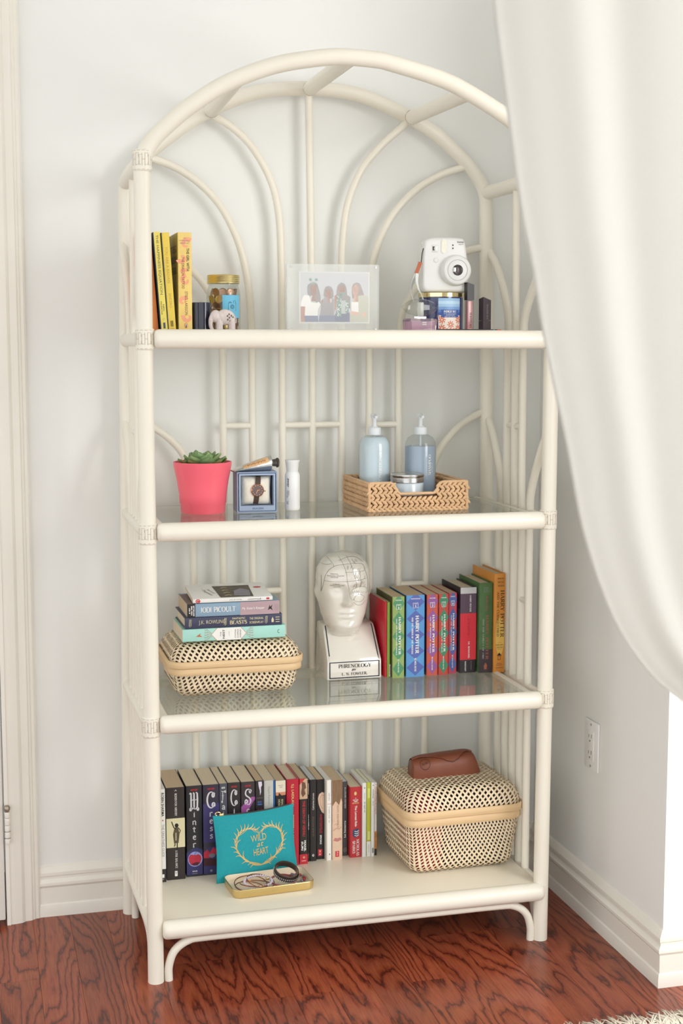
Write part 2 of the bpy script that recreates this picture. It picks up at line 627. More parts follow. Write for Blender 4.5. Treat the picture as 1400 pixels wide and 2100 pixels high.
# baseboards: one moulded profile (stand-off, height)
BB = [(0.017, 0), (0.017, .020), (.0155, .027), (.0125, .030), (.0125, .068), (.0145, .0705), (.0165, .074), (.0165, .080),
      (.0125, .084), (.0100, .088), (.0100, .093), (.0125, .096), (.0125, .103), (.0090, .109), (.0050, .115), (0, .118)]


def baseboard(name, path):
    """path: list of (x, y, nx, ny) corner points with their outward (mitre) directions."""
    loops = []
    for x, y, nx, ny in path:
        loops.append([(x + nx * d, y + ny * d, z) for d, z in BB] + [(x, y, 0)])
    return struct(MB().loft(loops).build(name, M_TRIM, angle=25))


baseboard('baseboard_back', [(-0.214, WALL_Y, 0, -1), (WALL_X, WALL_Y, -1, -1)])
baseboard('baseboard_right', [(WALL_X, WALL_Y, -1, -1), (WALL_X, -0.278, -1, -1), (WALL_X + 0.9, -0.278, 0, -1)])

# door in the back wall at the left, with its casing and hinge
def casing(name, xs, sgn, ztop=2.12):
    # stepped moulding seen in plan: (offset from the outer edge towards the door, stand-off from the wall)
    pr = [(0, 0), (0, .016), (.004, .020), (.010, .020), (.0125, .023), (.016, .024), (.019, .028), (.034, .030), (.037, .034),
          (.041, .037), (.056, .040), (.062, .041), (.068, .040), (.068, 0)]
    pts = [(xs + sgn * a, WALL_Y - b) for a, b in pr]
    return struct(MB().prism_z(pts, 0.0, ztop).build(name, M_TRIM, angle=20))


casing('trim_1', -0.212, -1)
casing('trim_2', -1.150, 1)
struct(MB().rbox(-1.16, -0.205, WALL_Y - .036, WALL_Y, 2.06, 2.13, .006).build('trim_3', M_TRIM))
# jamb strip between casing and door
struct(MB().box(-0.2875, -0.279, WALL_Y - .044, WALL_Y + .05, 0, 2.08).build('trim_4', M_TRIM, smooth=False))
door = struct(MB().rbox(-1.085, -0.2905, WALL_Y - .046, WALL_Y - .006, 0.014, 2.05, .003).build('door_1', M_DOOR))
for z0, z1 in ((.25, .95), (1.1, 1.85)):
    for x0, x1 in ((-1.0, -.74), (-.64, -.40)):
        MB().rbox(x0, x1, WALL_Y - .052, WALL_Y - .044, z0, z1, .006).build('panel', M_DOOR, door)
hx, hy = -0.2815, WALL_Y - .052
hm = MB()
for k, (za, zb) in enumerate(((.196, .208), (.2090, .2235), (.2245, .2380), (.2390, .2550), (.2560, .2690))):
    hm.lathe([(.0058, za), (.0062, za + .001), (.0062, zb - .001), (.0058, zb)], 14, (hx, hy, 0))
hinge = hm.build('hinge', M_TRIM, door)
MB().lathe([(.0045, .2690), (.0045, .2715), (.0070, .2740), (.0072, .2800), (.0050, .2835), (.002, .2845)], 14, (hx, hy, 0)).build(
    'hinge_pin', mat('worn steel', '#9b8f80', .3, metal=.9), hinge)
MB().lathe([(.0066, .2238), (.0066, .2243)], 14, (hx, hy, 0)).lathe([(.0066, .2083), (.0066, .2088)], 14, (hx, hy, 0)).build('hinge_gap', M_DARK, hinge)

# wall outlet on the right wall
ox, oy, oz = WALL_X, 0.075, 0.410
out = thing('wall_outlet', 'white double wall outlet with cover plate on right wall', 'outlet', (ox, oy, oz))
M_PLATE = mat('outlet plastic', '#f1f0ee', .35)
MB().rbox(-.006, 0, -.036, .036, -.057, .057, .003).build('cover_plate', M_PLATE, out)
rc = MB().rbox(-.0085, -.005, -.017, .017, -.034, .034, .0012).build('receptacle', mat('outlet face', '#eceae6', .3), out)
M_HOLE = mat('outlet hole', '#51483f', .8)
for s in (-1, 1):
    zc = s * .019
    for b_ in ((-.0085, -.0065, zc - .001, zc + .008), (.0050, .0066, zc - .001, zc + .006), (-.0018, .0018, zc - .0105, zc - .0065)):
        MB().box(-.0088, -.008, *b_).build('slot', M_HOLE, rc, smooth=False)
for s in (-1, 1):
    MB().lathe([(.003, 0), (.0028, .0008), (.001, .001)], 12).xform(Matrix.Translation((-.006, 0, s * .048)) @ Matrix.Rotation(-PI / 2, 4, 'Y')).build(
        'screw', mat('screw steel', '#b5afa6', .35, metal=.8), out)

# ------------------------------------------------------------------ the etagere
M_CANE = mat('ivory painted rattan', '#efe9db', 0.33, var=0.025, scale=9, bump=0.04, bscale=40)
M_SEAM = mat('rattan seam', '#a89a84', 0.9)
M_SHELFGLASS = glassy('shelf glass', '#f6faf7', 1.5)
M_GEDGE = mat('glass edge', '#3f4a44', .25)
Z1, Z2, Z3, Z4 = 1.340, 0.953, 0.558, 0.130      # shelf surfaces
B1, B2, B3, B4 = 1.3245, 0.9405, 0.5470, 0.1135    # front bar centres
W, D = 0.86, 0.38
et = thing('etagere', 'tall ivory painted rattan etagere with arched top and glass shelves', 'shelf unit', (0, 0, 0))
PR = 0.0166


def cane(name, pts, r, n=14, smooth_n=None):
    if smooth_n:
        pts = cat_rom(pts, smooth_n)
    return MB().tube(pts, r, n).build(name, M_CANE, et)


FA = [(0, 1.652), (.004, 1.676), (.020, 1.706), (.06, 1.746), (.106, 1.783), (.174, 1.825), (.262, 1.860), (.340, 1.877), (.401, 1.884),
      (.47, 1.882), (.503, 1.877), (.606, 1.852), (.67, 1.826), (.75, 1.783), (.80, 1.748), (.838, 1.708), (.856, 1.676), (.86, 1.652)]
RA = [(.009, 1.645), (.013, 1.672), (.030, 1.702), (.07, 1.742), (.14, 1.795), (.20, 1.832), (.276, 1.866), (.343, 1.882), (.422, 1.888), (.501, 1.885), (.57, 1.871),
      (.664, 1.833), (.735, 1.793), (.807, 1.730), (.838, 1.690), (.850, 1.662), (.852, 1.640)]
cane('post', [(0.003, 0, 0), (0.002, 0, .6), (0, 0, 1.2), (0, 0, 1.66)], PR, 18)
cane('post', [(.857, 0, 0), (.860, 0, .6), (.8615, 0, 1.2), (.860, 0, 1.66)], PR, 18)
cane('post', [(-.009, D, 0), (.002, D, 1.0), (.009, D, 1.655)], PR * .97, 18)
cane('post', [(.866, D, 0), (.861, D, 1.0), (.852, D, 1.65)], PR * .97, 18)
cane('arch', [(x, 0, z) for x, z in FA], PR, 18, 5)
cane('arch', [(x, D, z) for x, z in RA], PR * .97, 18, 5)
# poles tying the two arches together
for (xa, za), (xb, zb) in (((.190, 1.832), (.200, 1.829)), ((.422, 1.884), (.424, 1.886)), ((.670, 1.826), (.664, 1.832))):
    cane('tie_pole', [(xa, 0, za), (xb, D, zb)], PR * .98, 16)
    for y_ in (D - .0155,):
        t = Vector((xb, y_, zb))
        MB().lathe([(PR * 1.0, -.0004), (PR * 1.003, .0), (PR * 1.0, .0004)], 18).xform(
            Matrix.Translation(t) @ Matrix.Rotation(PI / 2, 4, 'X')).build('seam', M_SEAM, et)
# side rails
for sx in (0, 1):
    X0 = (0.0, W)[sx]
    xr = lambda z: (-.009 + .018 * z / 1.65) if sx == 0 else (.866 - .014 * z / 1.65)
    for z in (1.668, B1, B2 - .003, B3 - .003, B4):
        cane('side_rail', [(X0, 0, z), (xr(z), D + .002, z)], PR * .97 if z > 1 else PR * .86, 16)
    # spindles between the rails
    def spin(zt, zb, ys, r=.0088):
        for y in ys:
            f = y / D
            cane('spindle', [(X0 + (xr(zt) - X0) * f, y, zt), (X0 + (xr(zb) - X0) * f, y, zb)], r, 10)
    spin(1.668, B1, [.196])
    spin(B1, B2, [.150, .196, .243])
    spin(B2, B3, [.102, .147, .193, .241, .290])
    spin(B3, B4, [.102, .147, .193, .241, .290])
    # little cross bars
    for y0, y1, z in ((.150, .196, 1.131), (.196, .243, 1.131), (.102, .147, .742), (.241, .290, .742)):
        cane('cross_bar', [(X0, y0, z), (X0, y1, z)], .0072, 10)
    # curved braces springing from the posts
    for zt, zb, yf, yr in ((1.535, B1, .154, .245), (1.145, B2, .102, .280)):
        h = zt - zb
        cane('curved_brace', [(X0, .004, zt - .01), (X0, yf * .38, zt - .055), (X0, yf * .78, zt - .12), (X0, yf * .97, zt - .165), (X0, yf, zb)], .0092, 10, 6)
        w_ = D - yr
        cane('curved_brace', [(X0, D - .004, zt), (X0, D - w_ * .45, zt - .045), (X0, D - w_ * .85, zt - .115), (X0, yr + .001, zt - .17), (X0, yr, zb)], .0092, 10, 6)
    # bent foot brace under the bottom rail
    cane('foot_brace', [(X0, .032, 0), (X0, .034, .035), (X0, .055, .072), (X0, .09, .085), (X0, .19, .086), (X0, .29, .085), (X0, .326, .072), (X0, .346, .035), (X0, .348, 0)], .0085, 10, 5)
for y in (0, D):
    cane('foot_brace', [(.0295, y, 0), (.030, y, .03), (.042, y, .062), (.070, y, .0815), (.11, y, .0855), (.3, y, .085), (.55, y, .0853), (.75, y, .0855), (.795, y, .0815), (.823, y, .062), (.834, y, .03), (.8345, y, 0)], .0087, 12, 6)
# back panel
XS7 = [.222, .290, .360, .431, .501, .568, .639]
XS9 = [.150, .219, .288, .360, .430, .501, .569, .640, .709]
YB = D
for x in XS7:
    cane('spindle', [(x, YB, B1), (x, YB, B2)], .0087, 10)
for x in XS9:
    cane('spindle', [(x, YB, B2), (x, YB, B3)], .0087, 10)
    cane('spindle', [(x, YB, B3), (x, YB, B4)], .0087, 10)
for a, b, z in ((.222, .290, 1.130), (.360, .431, 1.130), (.431, .501, 1.130), (.568, .639, 1.128), (.150, .219, .745), (.288, .360, .745),
                (.501, .569, .745), (.640, .709, .746)):
    cane('cross_bar', [(a, YB, z), (b, YB, z)], .0074, 10)
cane('spindle', [(.424, YB, 1.886), (.428, YB, 1.6), (.431, YB, B1)], .0087, 10)
for pts in ([(.045, 1.718), (.067, 1.722), (.121, 1.704), (.175, 1.670), (.224, 1.618), (.262, 1.540), (.282, 1.453), (.288, 1.38), (.289, B1)],
            [(.190, 1.828), (.205, 1.820), (.253, 1.793), (.297, 1.750), (.336, 1.682), (.354, 1.607), (.359, 1.50), (.360, B1)],
            [(.664, 1.832), (.640, 1.808), (.594, 1.767), (.547, 1.710), (.515, 1.633), (.503, 1.544), (.500, 1.434), (.500, B1)],
            [(.812, 1.728), (.790, 1.724), (.736, 1.705), (.676, 1.668), (.620, 1.608), (.585, 1.535), (.571, 1.465), (.568, B1)],
            [(.010, 1.541), (.045, 1.538), (.095, 1.520), (.155, 1.478), (.190, 1.436), (.213, 1.390), (.221, B1)],
            [(.852, 1.543), (.815, 1.536), (.765, 1.516), (.705, 1.474), (.670, 1.430), (.647, 1.385), (.639, B1)],
            [(.004, 1.150), (.030, 1.146), (.067, 1.127), (.102, 1.100), (.129, 1.067), (.147, 1.015), (.150, B2)],
            [(.860, 1.158), (.835, 1.149), (.789, 1.120), (.750, 1.078), (.730, 1.038), (.713, .985), (.709, B2)]):
    cane('curved_slat', [(x, YB, z) for x, z in pts], .0087, 10, 6)
for z in (B1 - .004, B2 - .004, B3 - .004, B4):
    cane('back_rail', [(.0, D, z), (W, D, z)], .0125, 12)
# shelves
for zb, zs in ((B1, Z1), (B2, Z2), (B3, Z3)):
    MB().capsule((.0175, -.010, zb), (.8455, -.010, zb), .0192, 20, .75).build('front_bar', M_CANE, et)
    for x in (.0300, .8300):
        cane('shelf_side_bar', [(x, .004, zb + .0015), (x, D - .012, zb + .0015)], .0125, 12)
    gp = MB().box(.0335, .8270, .0065, D - .016, zs - .0055, zs).build('glass_pane', M_SHELFGLASS, et, smooth=False)
    ge = MB()
    ge.box(.0335, .8270, .0058, .0066, zs - .0035, zs + .0002)
    ge.box(.0327, .0336, .0058, D - .016, zs - .0035, zs + .0002)
    ge.build('glass_edge', M_GEDGE, gp, smooth=False)
MB().capsule((.0165, -.010, B4), (.858, -.010, B4), .0200, 20, .75).build('front_bar', M_CANE, et)
MB().rbox(.012, .850, -.006, D, Z4 - .012, Z4, .002).build('bottom_panel', mat('ivory panel', '#efe7d5', .30, var=.02, scale=5), et)
# bound joints with their interlaced pattern
def wrap(x, z, h=.042):
    w = MB().lathe([(PR + .0004, -h / 2), (PR + .0022, -h / 2 + .002), (PR + .0024, 0), (PR + .0022, h / 2 - .002), (PR + .0004, h / 2)], 24, (x, 0, z)).build('joint_wrap', M_CANE, et)
    d = Dec(w, cyl_map(x, 0, PR + .00235, z - h / 2), 0.00012)
    q = .0006
    for a in range(-3, 4):
        c = a * .0190
        for pts in ([(c - .0085, .012), (c - .0085, .031), (c - .002, .031)], [(c - .0025, .010), (c - .0025, .034)], [(c + .003, .010), (c + .003, .034)],
                    [(c - .0025, .022), (c + .003, .022)], [(c + .0035, .034), (c + .0095, .034), (c + .0095, .026)], [(c + .0035, .012), (c + .0095, .012), (c + .0095, .018)],
                    [(c - .0085, .012), (c - .004, .012)]):
            d.line(pts, q, M_SEAM, name='wrap_pattern')
        for v in (.003, .039):
            d.line([(c - .0095, v), (c, v), (c + .0095, v)], q, M_SEAM, name='wrap_pattern')
    d.done()


for z in (1.668, B1 - .001, B2 - .003, B3 - .004):
    wrap(.001, z)
for z in (1.668, B1, B2, B3 + .001):
    wrap(.8605, z)

# ------------------------------------------------------------------ books
INK_W = mat('white ink', '#f4f2ee', .55, var=.01)
INK_K = mat('black ink', '#23211f', .55, var=.01)
INK_R = mat('red ink', '#c8303a', .55, var=.02)
INK_GREY = mat('grey ink', '#8b8986', .6)
INK_GOLD = mat('gold ink', '#d8c27a', .4, var=.05)
PG_TAN = page_mat('tan pages', '#cdb698')
PG_CREAM = page_mat('cream pages', '#ddcdb4')
PG_WHITE = page_mat('white pages', '#e2ded6')


def cov(hexc, rough=.42):
    return mat('cover ' + hexc, hexc, rough, var=.05, scale=60)


def book(name, label, t, h, d, cover, pages, loc, rot=(0, 0, 0), hard=False, group=None, back=None):
    """A book with its spine on local y = 0, thickness along x, height along z."""
    b = thing(name, label, 'book', loc, rot, group)
    c = .0022 if hard else .0007
    ov = .003 if hard else .0
    x = t / 2
    ch = min(.0016, t * .2)
    prof = [(-x, d), (-x, ch), (-x + ch * .3, ch * .3), (-x + ch, 0), (x - ch, 0), (x - ch * .3, ch * .3), (x, ch), (x, d), (x - c, d), (x - c, c + .001), (-x + c, c + .001), (-x + c, d)]
    cv = MB().prism_z(prof, 0, h).build('cover', cover, b, angle=50)
    MB().box(-x + c, x - c, c + .001, d - ov - .0006, ov + .0002, h - ov - .0006).build('pages', pages, b, smooth=False)
    return cv, Dec(cv, lambda u, v, l: (u, -l, v)), Dec(cv, lambda u, v, l: (-x - l, u, v)), Dec(cv, lambda u, v, l: (x + l, u, v))


def vtext(d, body, u, v0, v1, size, m, up=False, **kw):
    """Lettering running down (or up) a spine from v1 to v0."""
    d.text(body, u, (v0 + v1) / 2, abs(v1 - v0), size, m, rot=90 if up else -90, **kw)


def marks(d, u, v0, v1, size, m, seed=1, layer=3):
    """Lettering too small to read in the photo: a run of tiny strokes."""
    r_ = random.Random(seed)
    v = v0
    while v < v1:
        w_ = size * r_.uniform(.35, .6)
        if r_.random() > .16:
            d.rect(u - size * r_.uniform(.3, .5), u + size * r_.uniform(.25, .5), v, min(v + w_ * .55, v1), m, layer, 'lettering')
        v += w_


# letters of the gothic stacked titles
BL = {'i': [[(.5, .0), (.5, .72)], [(.38, .70), (.6, .78)], [(.5, .95), (.56, 1.02)]], 'n': [[(.22, 0), (.22, .75)], [(.22, .62), (.55, .78), (.78, .66)], [(.78, .68), (.78, 0), (.9, -.06)]],
      't': [[(.45, 1.05), (.45, .08), (.68, .0)], [(.15, .74), (.78, .76)]], 'e': [[(.25, .42), (.78, .52), (.76, .70), (.5, .80), (.24, .62), (.24, .2), (.5, .0), (.8, .12)]],
      'r': [[(.28, 0), (.28, .75)], [(.14, .0), (.45, .0)], [(.28, .60), (.6, .78), (.8, .66)]], 's': [[(.78, .66), (.5, .80), (.25, .62), (.7, .32), (.72, .12), (.45, 0), (.2, .12)]],
      'd': [[(.75, .1), (.5, 0), (.25, .2), (.25, .5), (.5, .66), (.75, .5)], [(.4, 1.05), (.75, .62), (.75, .0)]], 'c': [[(.78, .64), (.5, .80), (.24, .60), (.24, .2), (.5, .0), (.8, .12)]],
      'a': [[(.25, .66), (.55, .8), (.75, .62), (.75, 0), (.88, -.04)], [(.75, .42), (.3, .34), (.24, .12), (.45, .0), (.75, .14)]], 'l': [[(.45, 1.1), (.45, .08), (.62, 0)]]}


def spiral(cx, cy, r0, r1, a0, a1, n=14):
    return [(cx + (r0 + (r1 - r0) * k / n) * math.cos(R(a0 + (a1 - a0) * k / n)), cy + (r0 + (r1 - r0) * k / n) * math.sin(R(a0 + (a1 - a0) * k / n))) for k in range(n + 1)]


CAPS = {'C': [arc(.52, .5, .40, .48, 60, 300, 16), spiral(.74, .78, .16, .05, 20, 480, 16), spiral(.74, .18, .17, .05, -30, 420, 16)],
        'S': [[(.80, .80), (.62, .96), (.34, .94), (.20, .76), (.30, .58), (.66, .44), (.82, .24), (.62, .04), (.32, .06)], spiral(.76, .82, .13, .04, 0, 400, 14), spiral(.30, .20, .18, .05, 240, -160, 16)],
        'W': [[(.04, .92), (.2, .98), (.2, .12), (.34, .02)], [(.38, .98), (.5, .94), (.5, .10), (.64, .02)], [(.66, .98), (.82, .96), (.82, .16), (.60, .0)], [(.2, .12), (.40, .06), (.5, .12)], spiral(.16, .0, .10, .03, 90, 400, 10), spiral(.86, .0, .10, .03, 90, -240, 10), [(.30, .55), (.44, .60)], [(.62, .55), (.78, .60)]],
        'F': [[(.34, .02), (.40, .5), (.38, .96)], [(.12, .98), (.5, .90), (.86, 1.0)], [(.2, .56), (.62, .58)], spiral(.84, .90, .12, .03, 90, -240, 10), spiral(.26, .04, .12, .04, 0, -300, 10)]}


def gothic(d, word, m, w, top, cap_h, step, bottom):
    lw = w * .15
    for st in CAPS[word[0]]:
        pts = [((x - .5) * w, top - cap_h + y * cap_h) for x, y in st]
        pts = [(p.x, p.y) for p in cat_rom([(x, y, 0) for x, y in pts], 2)] if len(pts) > 2 else pts
        d.line(pts, (lambda t: lw * (.5 + .6 * math.sin(PI * t))), m, 3, 'lettering')
    y = top - cap_h * 1.06
    s = step * .84
    for ch in word[1:]:
        if y - step < bottom:
            break
        for st in BL[ch]:
            pts = [((x - .5) * s * .72, y - step + .08 * step + yy * s * .78) for x, yy in st]
            d.line(pts, s * .15, m, 3, 'lettering')
        y -= step


G4 = 'novels standing on the bottom shelf'


def s4(name, label, x0, x1, y, h, d_, cover, pages=PG_TAN, hard=False):
    t = x1 - x0 - .0006
    b, sp, lf, rt = book(name, label, t, h, d_, cover, pages, ((x0 + x1) / 2, y, Z4), hard=hard, group=G4)
    return t, h, sp, lf


BLK = cov('#2f2b2b')
# 1 slim white self-help book by the left post
t, h, d, l = s4('paperback_book', 'slim white paperback with red star on spine at left post, bottom shelf', .0405, .0552, .212, .212, .140, cov('#ebe9e4'), PG_WHITE)
d.rect(-t / 2, t / 2, 0, .030, BLK)
vtext(d, 'ROBIN SHARMA', .0012, .150, .204, .0062, INK_K, bold=.02)
vtext(d, 'THE GREATNESS GUIDE', .0012, .058, .132, .0058, INK_GREY)
d.poly([(.0012 + (.0026 if k % 2 == 0 else .0011) * math.sin(2 * PI * k / 10), .141 + (.0026 if k % 2 == 0 else .0011) * math.cos(2 * PI * k / 10)) for k in range(10)], INK_R)
d.rect(-.002, .003, .010, .018, INK_W, 2)
d.rect(-.001, .002, .005, .008, INK_GREY, 2)
d.done()
# 2 black spine with a cream photograph panel
t, h, d, l = s4('paperback_book', 'thick black paperback with cream picture panel across its spine', .0575, .0992, .220, .211, .140, cov('#332c2a'), PG_TAN)
CREAM = mat('cream print', '#ddd5ae', .6, var=.04)
d.rect(-t / 2, t / 2, .074, .141, CREAM)
SEP = mat('sepia print', '#5b4f3b', .6, var=.2)
d.poly([(-.004, .084), (.006, .084), (.0085, .104), (.0055, .120), (.001, .122), (-.003, .118), (-.0062, .104)], SEP, 2)
d.ell(.0022, .1245, .0042, .0048, INK_K, 3)
d.line([(-.009, .134), (-.004, .120), (.001, .116)], .0022, INK_K, 3)
d.line([(.006, .119), (.0105, .112), (.008, .106)], .0022, SEP, 3)
d.line([(-.002, .084), (-.002, .079), (-.004, .077)], .0026, SEP, 3)
d.line([(.003, .084), (.003, .076), (.003, .070)], .0024, INK_K, 3)
d.rect(-.0004, .0012, .090, .108, CREAM, 4)
vtext(d, 'ROHINTON MISTRY', .001, .146, .198, .0052, INK_W, serif=True)
d.line([(-.001, .203), (.001, .206), (.003, .203)], .001, INK_W, 3)
vtext(d, 'A FINE BALANCE', .001, .026, .068, .0050, INK_W, serif=True)
d.rect(-.003, .003, .008, .020, INK_W, 2)
d.line([(-.002, .018), (0, .012), (.002, .018)], .0012, BLK, 3)
d.done()
# 3-7 the five matching gothic-lettered novels
GOTH = mat('silver lettering', '#d6d3d6', .4)
NAVY = mat('midnight print', '#39386a', .5, var=.25, scale=90)
RED_A = mat('apple red', '#c12f45', .4, var=.25, scale=160)
for nm, x0, x1, y, hh, word, lab, base in (
        ('fantasy_novel', .1032, .1398, .229, .209, 'Winter', 'black novel with silver gothic Winter title and red apple on spine', '#2c2b2f'),
        ('fantasy_novel', .1412, .1780, .229, .2085, 'Cress', 'violet black novel with silver gothic Cress title partly behind teal pouch', '#34303f'),
        ('fantasy_novel', .1785, .1972, .231, .208, 'Fairest', 'slim slate grey novel with gothic Fairest title behind teal pouch', '#50525c'),
        ('fantasy_novel', .1978, .2275, .233, .208, 'Cinder', 'black novel with gothic Cinder title behind teal pouch', '#322c2b'),
        ('fantasy_novel', .2282, .2605, .232, .2075, 'Scarlet', 'black novel with gothic Scarlet title and purple swirl behind teal pouch', '#3a3336')):
    t, h, d, l = s4(nm, lab, x0, x1, y, hh, .132, cov(base), PG_CREAM)
    big = t > .025
    d.text('MEYER', 0, hh - .0095, t * .44, .0042, INK_R if word != 'Fairest' else INK_W, bold=.02, shear=.2)
    if word == 'Cress':
        d.rect(-t / 2, t / 2, .075, .165, mat('violet print', '#413a6b', .5, var=.3, scale=40), 1)
    if word == 'Scarlet':
        PUR = mat('purple print', '#a2589b', .5, var=.2, scale=60)
        d.poly([(-t / 2, .095), (-.002, .095), (.000, .115), (-.003, .135), (.010, .158), (t / 2, .166), (t / 2, .172), (.008, .172), (-.006, .160), (-t / 2, .150)], PUR)
    gothic(d, word, GOTH, t * (.62 if big else .66), hh - .016, .038 if big else .026, .0172, .058)
    if word in ('Winter', 'Cress'):
        d.poly([(-t / 2, .004), (t / 2, .004), (t / 2, .060), (.006, .066), (-.006, .064), (-t / 2, .056)], NAVY, 1)
    if word == 'Winter':
        GLOW = mat('pale glow print', '#9aa2dd', .5, var=.2, scale=80)
        d.ell(.001, .040, .0165, .0175, GLOW, 2)
        d.poly([(x, y) for x, y in [(-.014, .044), (-.010, .051), (-.003, .0505), (.002, .049), (.008, .051), (.014, .047), (.0155, .040), (.012, .030), (.006, .025), (-.002, .025), (-.009, .028), (-.013, .035)]], RED_A, 3)
        d.poly([(-.009, .028), (-.002, .025), (.006, .025), (.012, .031), (.004, .033), (-.004, .031)], mat('dark apple', '#5d1a28', .5), 4)
        d.line([(.000, .049), (.001, .054), (.004, .056)], .001, INK_K, 4)
        for a in (-1, 0, 1):
            d.ell(a * .004, .012, .0012, .0016, INK_W, 4, 8)
        d.rect(-.006, .006, .006, .0072, INK_GREY, 4)
    if word == 'Cress':
        d.poly([(-.018, .052), (-.010, .060), (-.004, .052), (.004, .064), (.012, .058), (.010, .046), (-.006, .040), (-.018, .040)], RED_A, 2)
        d.poly([(-.018, .040), (.016, .036), (.016, .020), (-.018, .022)], mat('maroon print', '#45202a', .5, var=.3, scale=120), 2)
        d.ell(.001, .045, .007, .005, mat('grey print', '#7f7b86', .5), 3)
        d.ell(-.001, .010, .003, .003, INK_GREY, 3, 8)
    d.done()
# 8 black with blue name
t, h, d, l = s4('paperback_book', 'black paperback with blue author name and white plume on spine', .2612, .2800, .231, .208, .130, cov('#302a2b'))
d.poly([(-.003, .206), (.005, .206), (.006, .198), (.003, .192), (.0035, .182), (.0012, .174), (.0005, .185), (-.002, .196)], mat('plume print', '#d9d2e2', .5, var=.2, scale=200), 1)
d.rect(-t / 2 + .002, t / 2 - .002, .168, .1686, INK_GREY)
BLU = mat('blue ink', '#5b7fd6', .5)
d.text('JOHN', .000, .1585, .009, .0032, BLU, bold=.03)
d.text('GREEN', .000, .1535, .010, .0032, BLU, bold=.03)
d.line([(-.003, .100), (-.003, .144), (.004, .144), (.004, .100)], .0008, INK_R)
vtext(d, 'looking', .0006, .100, .140, .0045, INK_W, bold=.03)
d.done()
# 9 pale grey with blue edge
t, h, d, l = s4('paperback_book', 'pale grey paperback with blue edge and thin upright lettering', .2810, .3070, .234, .206, .130, cov('#c4c3bd'), PG_CREAM)
d.rect(t / 2 - .0042, t / 2, 0, h, mat('sea blue print', '#2c5f92', .45), 1)
vtext(d, 'Gayle Forman', -.0015, .150, .192, .0056, INK_GREY)
vtext(d, 'if i stay', -.0015, .100, .135, .0060, INK_R)
d.done()
# 10 black with landscape strip on top
t, h, d, l = s4('paperback_book', 'black paperback with cream and orange sunset strip atop spine', .3080, .3315, .234, .204, .130, cov('#2d2726'), PG_TAN)
d.rect(-t / 2, t / 2, .170, h, mat('dusk cream', '#e3d9c4', .5, var=.08))
d.rect(-t / 2, t / 2, .166, .177, mat('sunset print', '#d08c6c', .5, var=.25, scale=150), 2)
d.poly([(-t / 2, .164), (t / 2, .164), (t / 2, .170), (.002, .169), (-.004, .176), (-.0055, .169), (-t / 2, .170)], INK_K, 3)
d.text('thousand', .0, .193, .011, .0028, INK_GREY, shear=.3)
d.text('suns', .001, .1885, .007, .0025, INK_GREY, shear=.3)
vtext(d, 'KHALED', .0035, .138, .160, .0046, CREAM, bold=.01)
vtext(d, 'HOSSEINI', -.0035, .132, .160, .0046, CREAM, bold=.01)
d.text('#1', 0, .1265, .003, .003, CREAM)
d.rect(-.006, .006, .1215, .1235, CREAM)
d.rect(-.005, .005, .1180, .1195, CREAM)
d.done()
# 11 red hardcover
t, h, d, l = s4('hardback_book', 'bright red hardback with white lettering between black paperbacks', .3335, .3635, .238, .2035, .129, cov('#b92238', .3), PG_CREAM, True)
vtext(d, 'S.J. LAIDLAW', -.0005, .140, .192, .0070, INK_GOLD, bold=.02)
vtext(d, 'FIFTEEN LANES', -.0005, .050, .120, .0070, INK_GOLD, bold=.02)
d.done()
# 12
t, h, d, l = s4('paperback_book', 'black paperback with pictured top and red label at spine foot', .3650, .3842, .241, .2015, .126, cov('#2a2726'), PG_TAN)
SKIN = mat('skin print', '#c9a98b', .5, var=.3, scale=120)
d.rect(-t / 2, t / 2, .154, h, SKIN)
d.poly([(-.004, .196), (.004, .192), (.006, .180), (.002, .176), (.005, .166), (-.002, .158), (-.006, .168), (-.004, .180)], mat('brown print', '#6d4c3c', .5, var=.3, scale=200), 2)
d.poly([(-t / 2, h), (.004, h), (-t / 2, .188)], INK_R, 3)
vtext(d, 'THE DEATH OF VISHNU', .0005, .066, .150, .0062, INK_R, bold=.02)
vtext(d, 'MANIL', .0032, .030, .056, .0046, INK_W, bold=.03)
vtext(d, 'SURI', -.0032, .033, .054, .0046, INK_W, bold=.03)
d.rect(-t / 2, t / 2, 0, .0235, INK_R, 2)
d.ell(.0005, .016, .0026, .0026, SKIN, 3, 12)
d.rect(-.005, .005, .0075, .0085, INK_W, 3)
d.done()
# 13, 14
t, h, d, l = s4('paperback_book', 'thinnest black paperback with tiny white lettering on its spine', .3868, .3918, .254, .194, .112, cov('#242021'), PG_WHITE)
marks(d, 0, .160, .186, .0018, INK_W, 1)
marks(d, 0, .076, .112, .0018, INK_W, 2)
marks(d, 0, .008, .020, .0018, INK_GREY, 3)
d.done()
t, h, d, l = s4('paperback_book', 'black paperback with white author name and round emblem at foot', .3922, .4082, .254, .1935, .112, cov('#2b2625'), page_mat('cool pages', '#cfd0d3'))
vtext(d, 'Catherine Leroux', .0, .122, .162, .0042, INK_W, up=True)
vtext(d, 'LE MUR MITOYEN', .0, .060, .106, .0040, mat('dim ink', '#6f6558', .6), up=True)
d.ell(.0, .014, .0022, .003, INK_W, 1, 12)
d.ell(.0004, .0145, .0011, .0016, INK_K, 2, 10)
d.done()
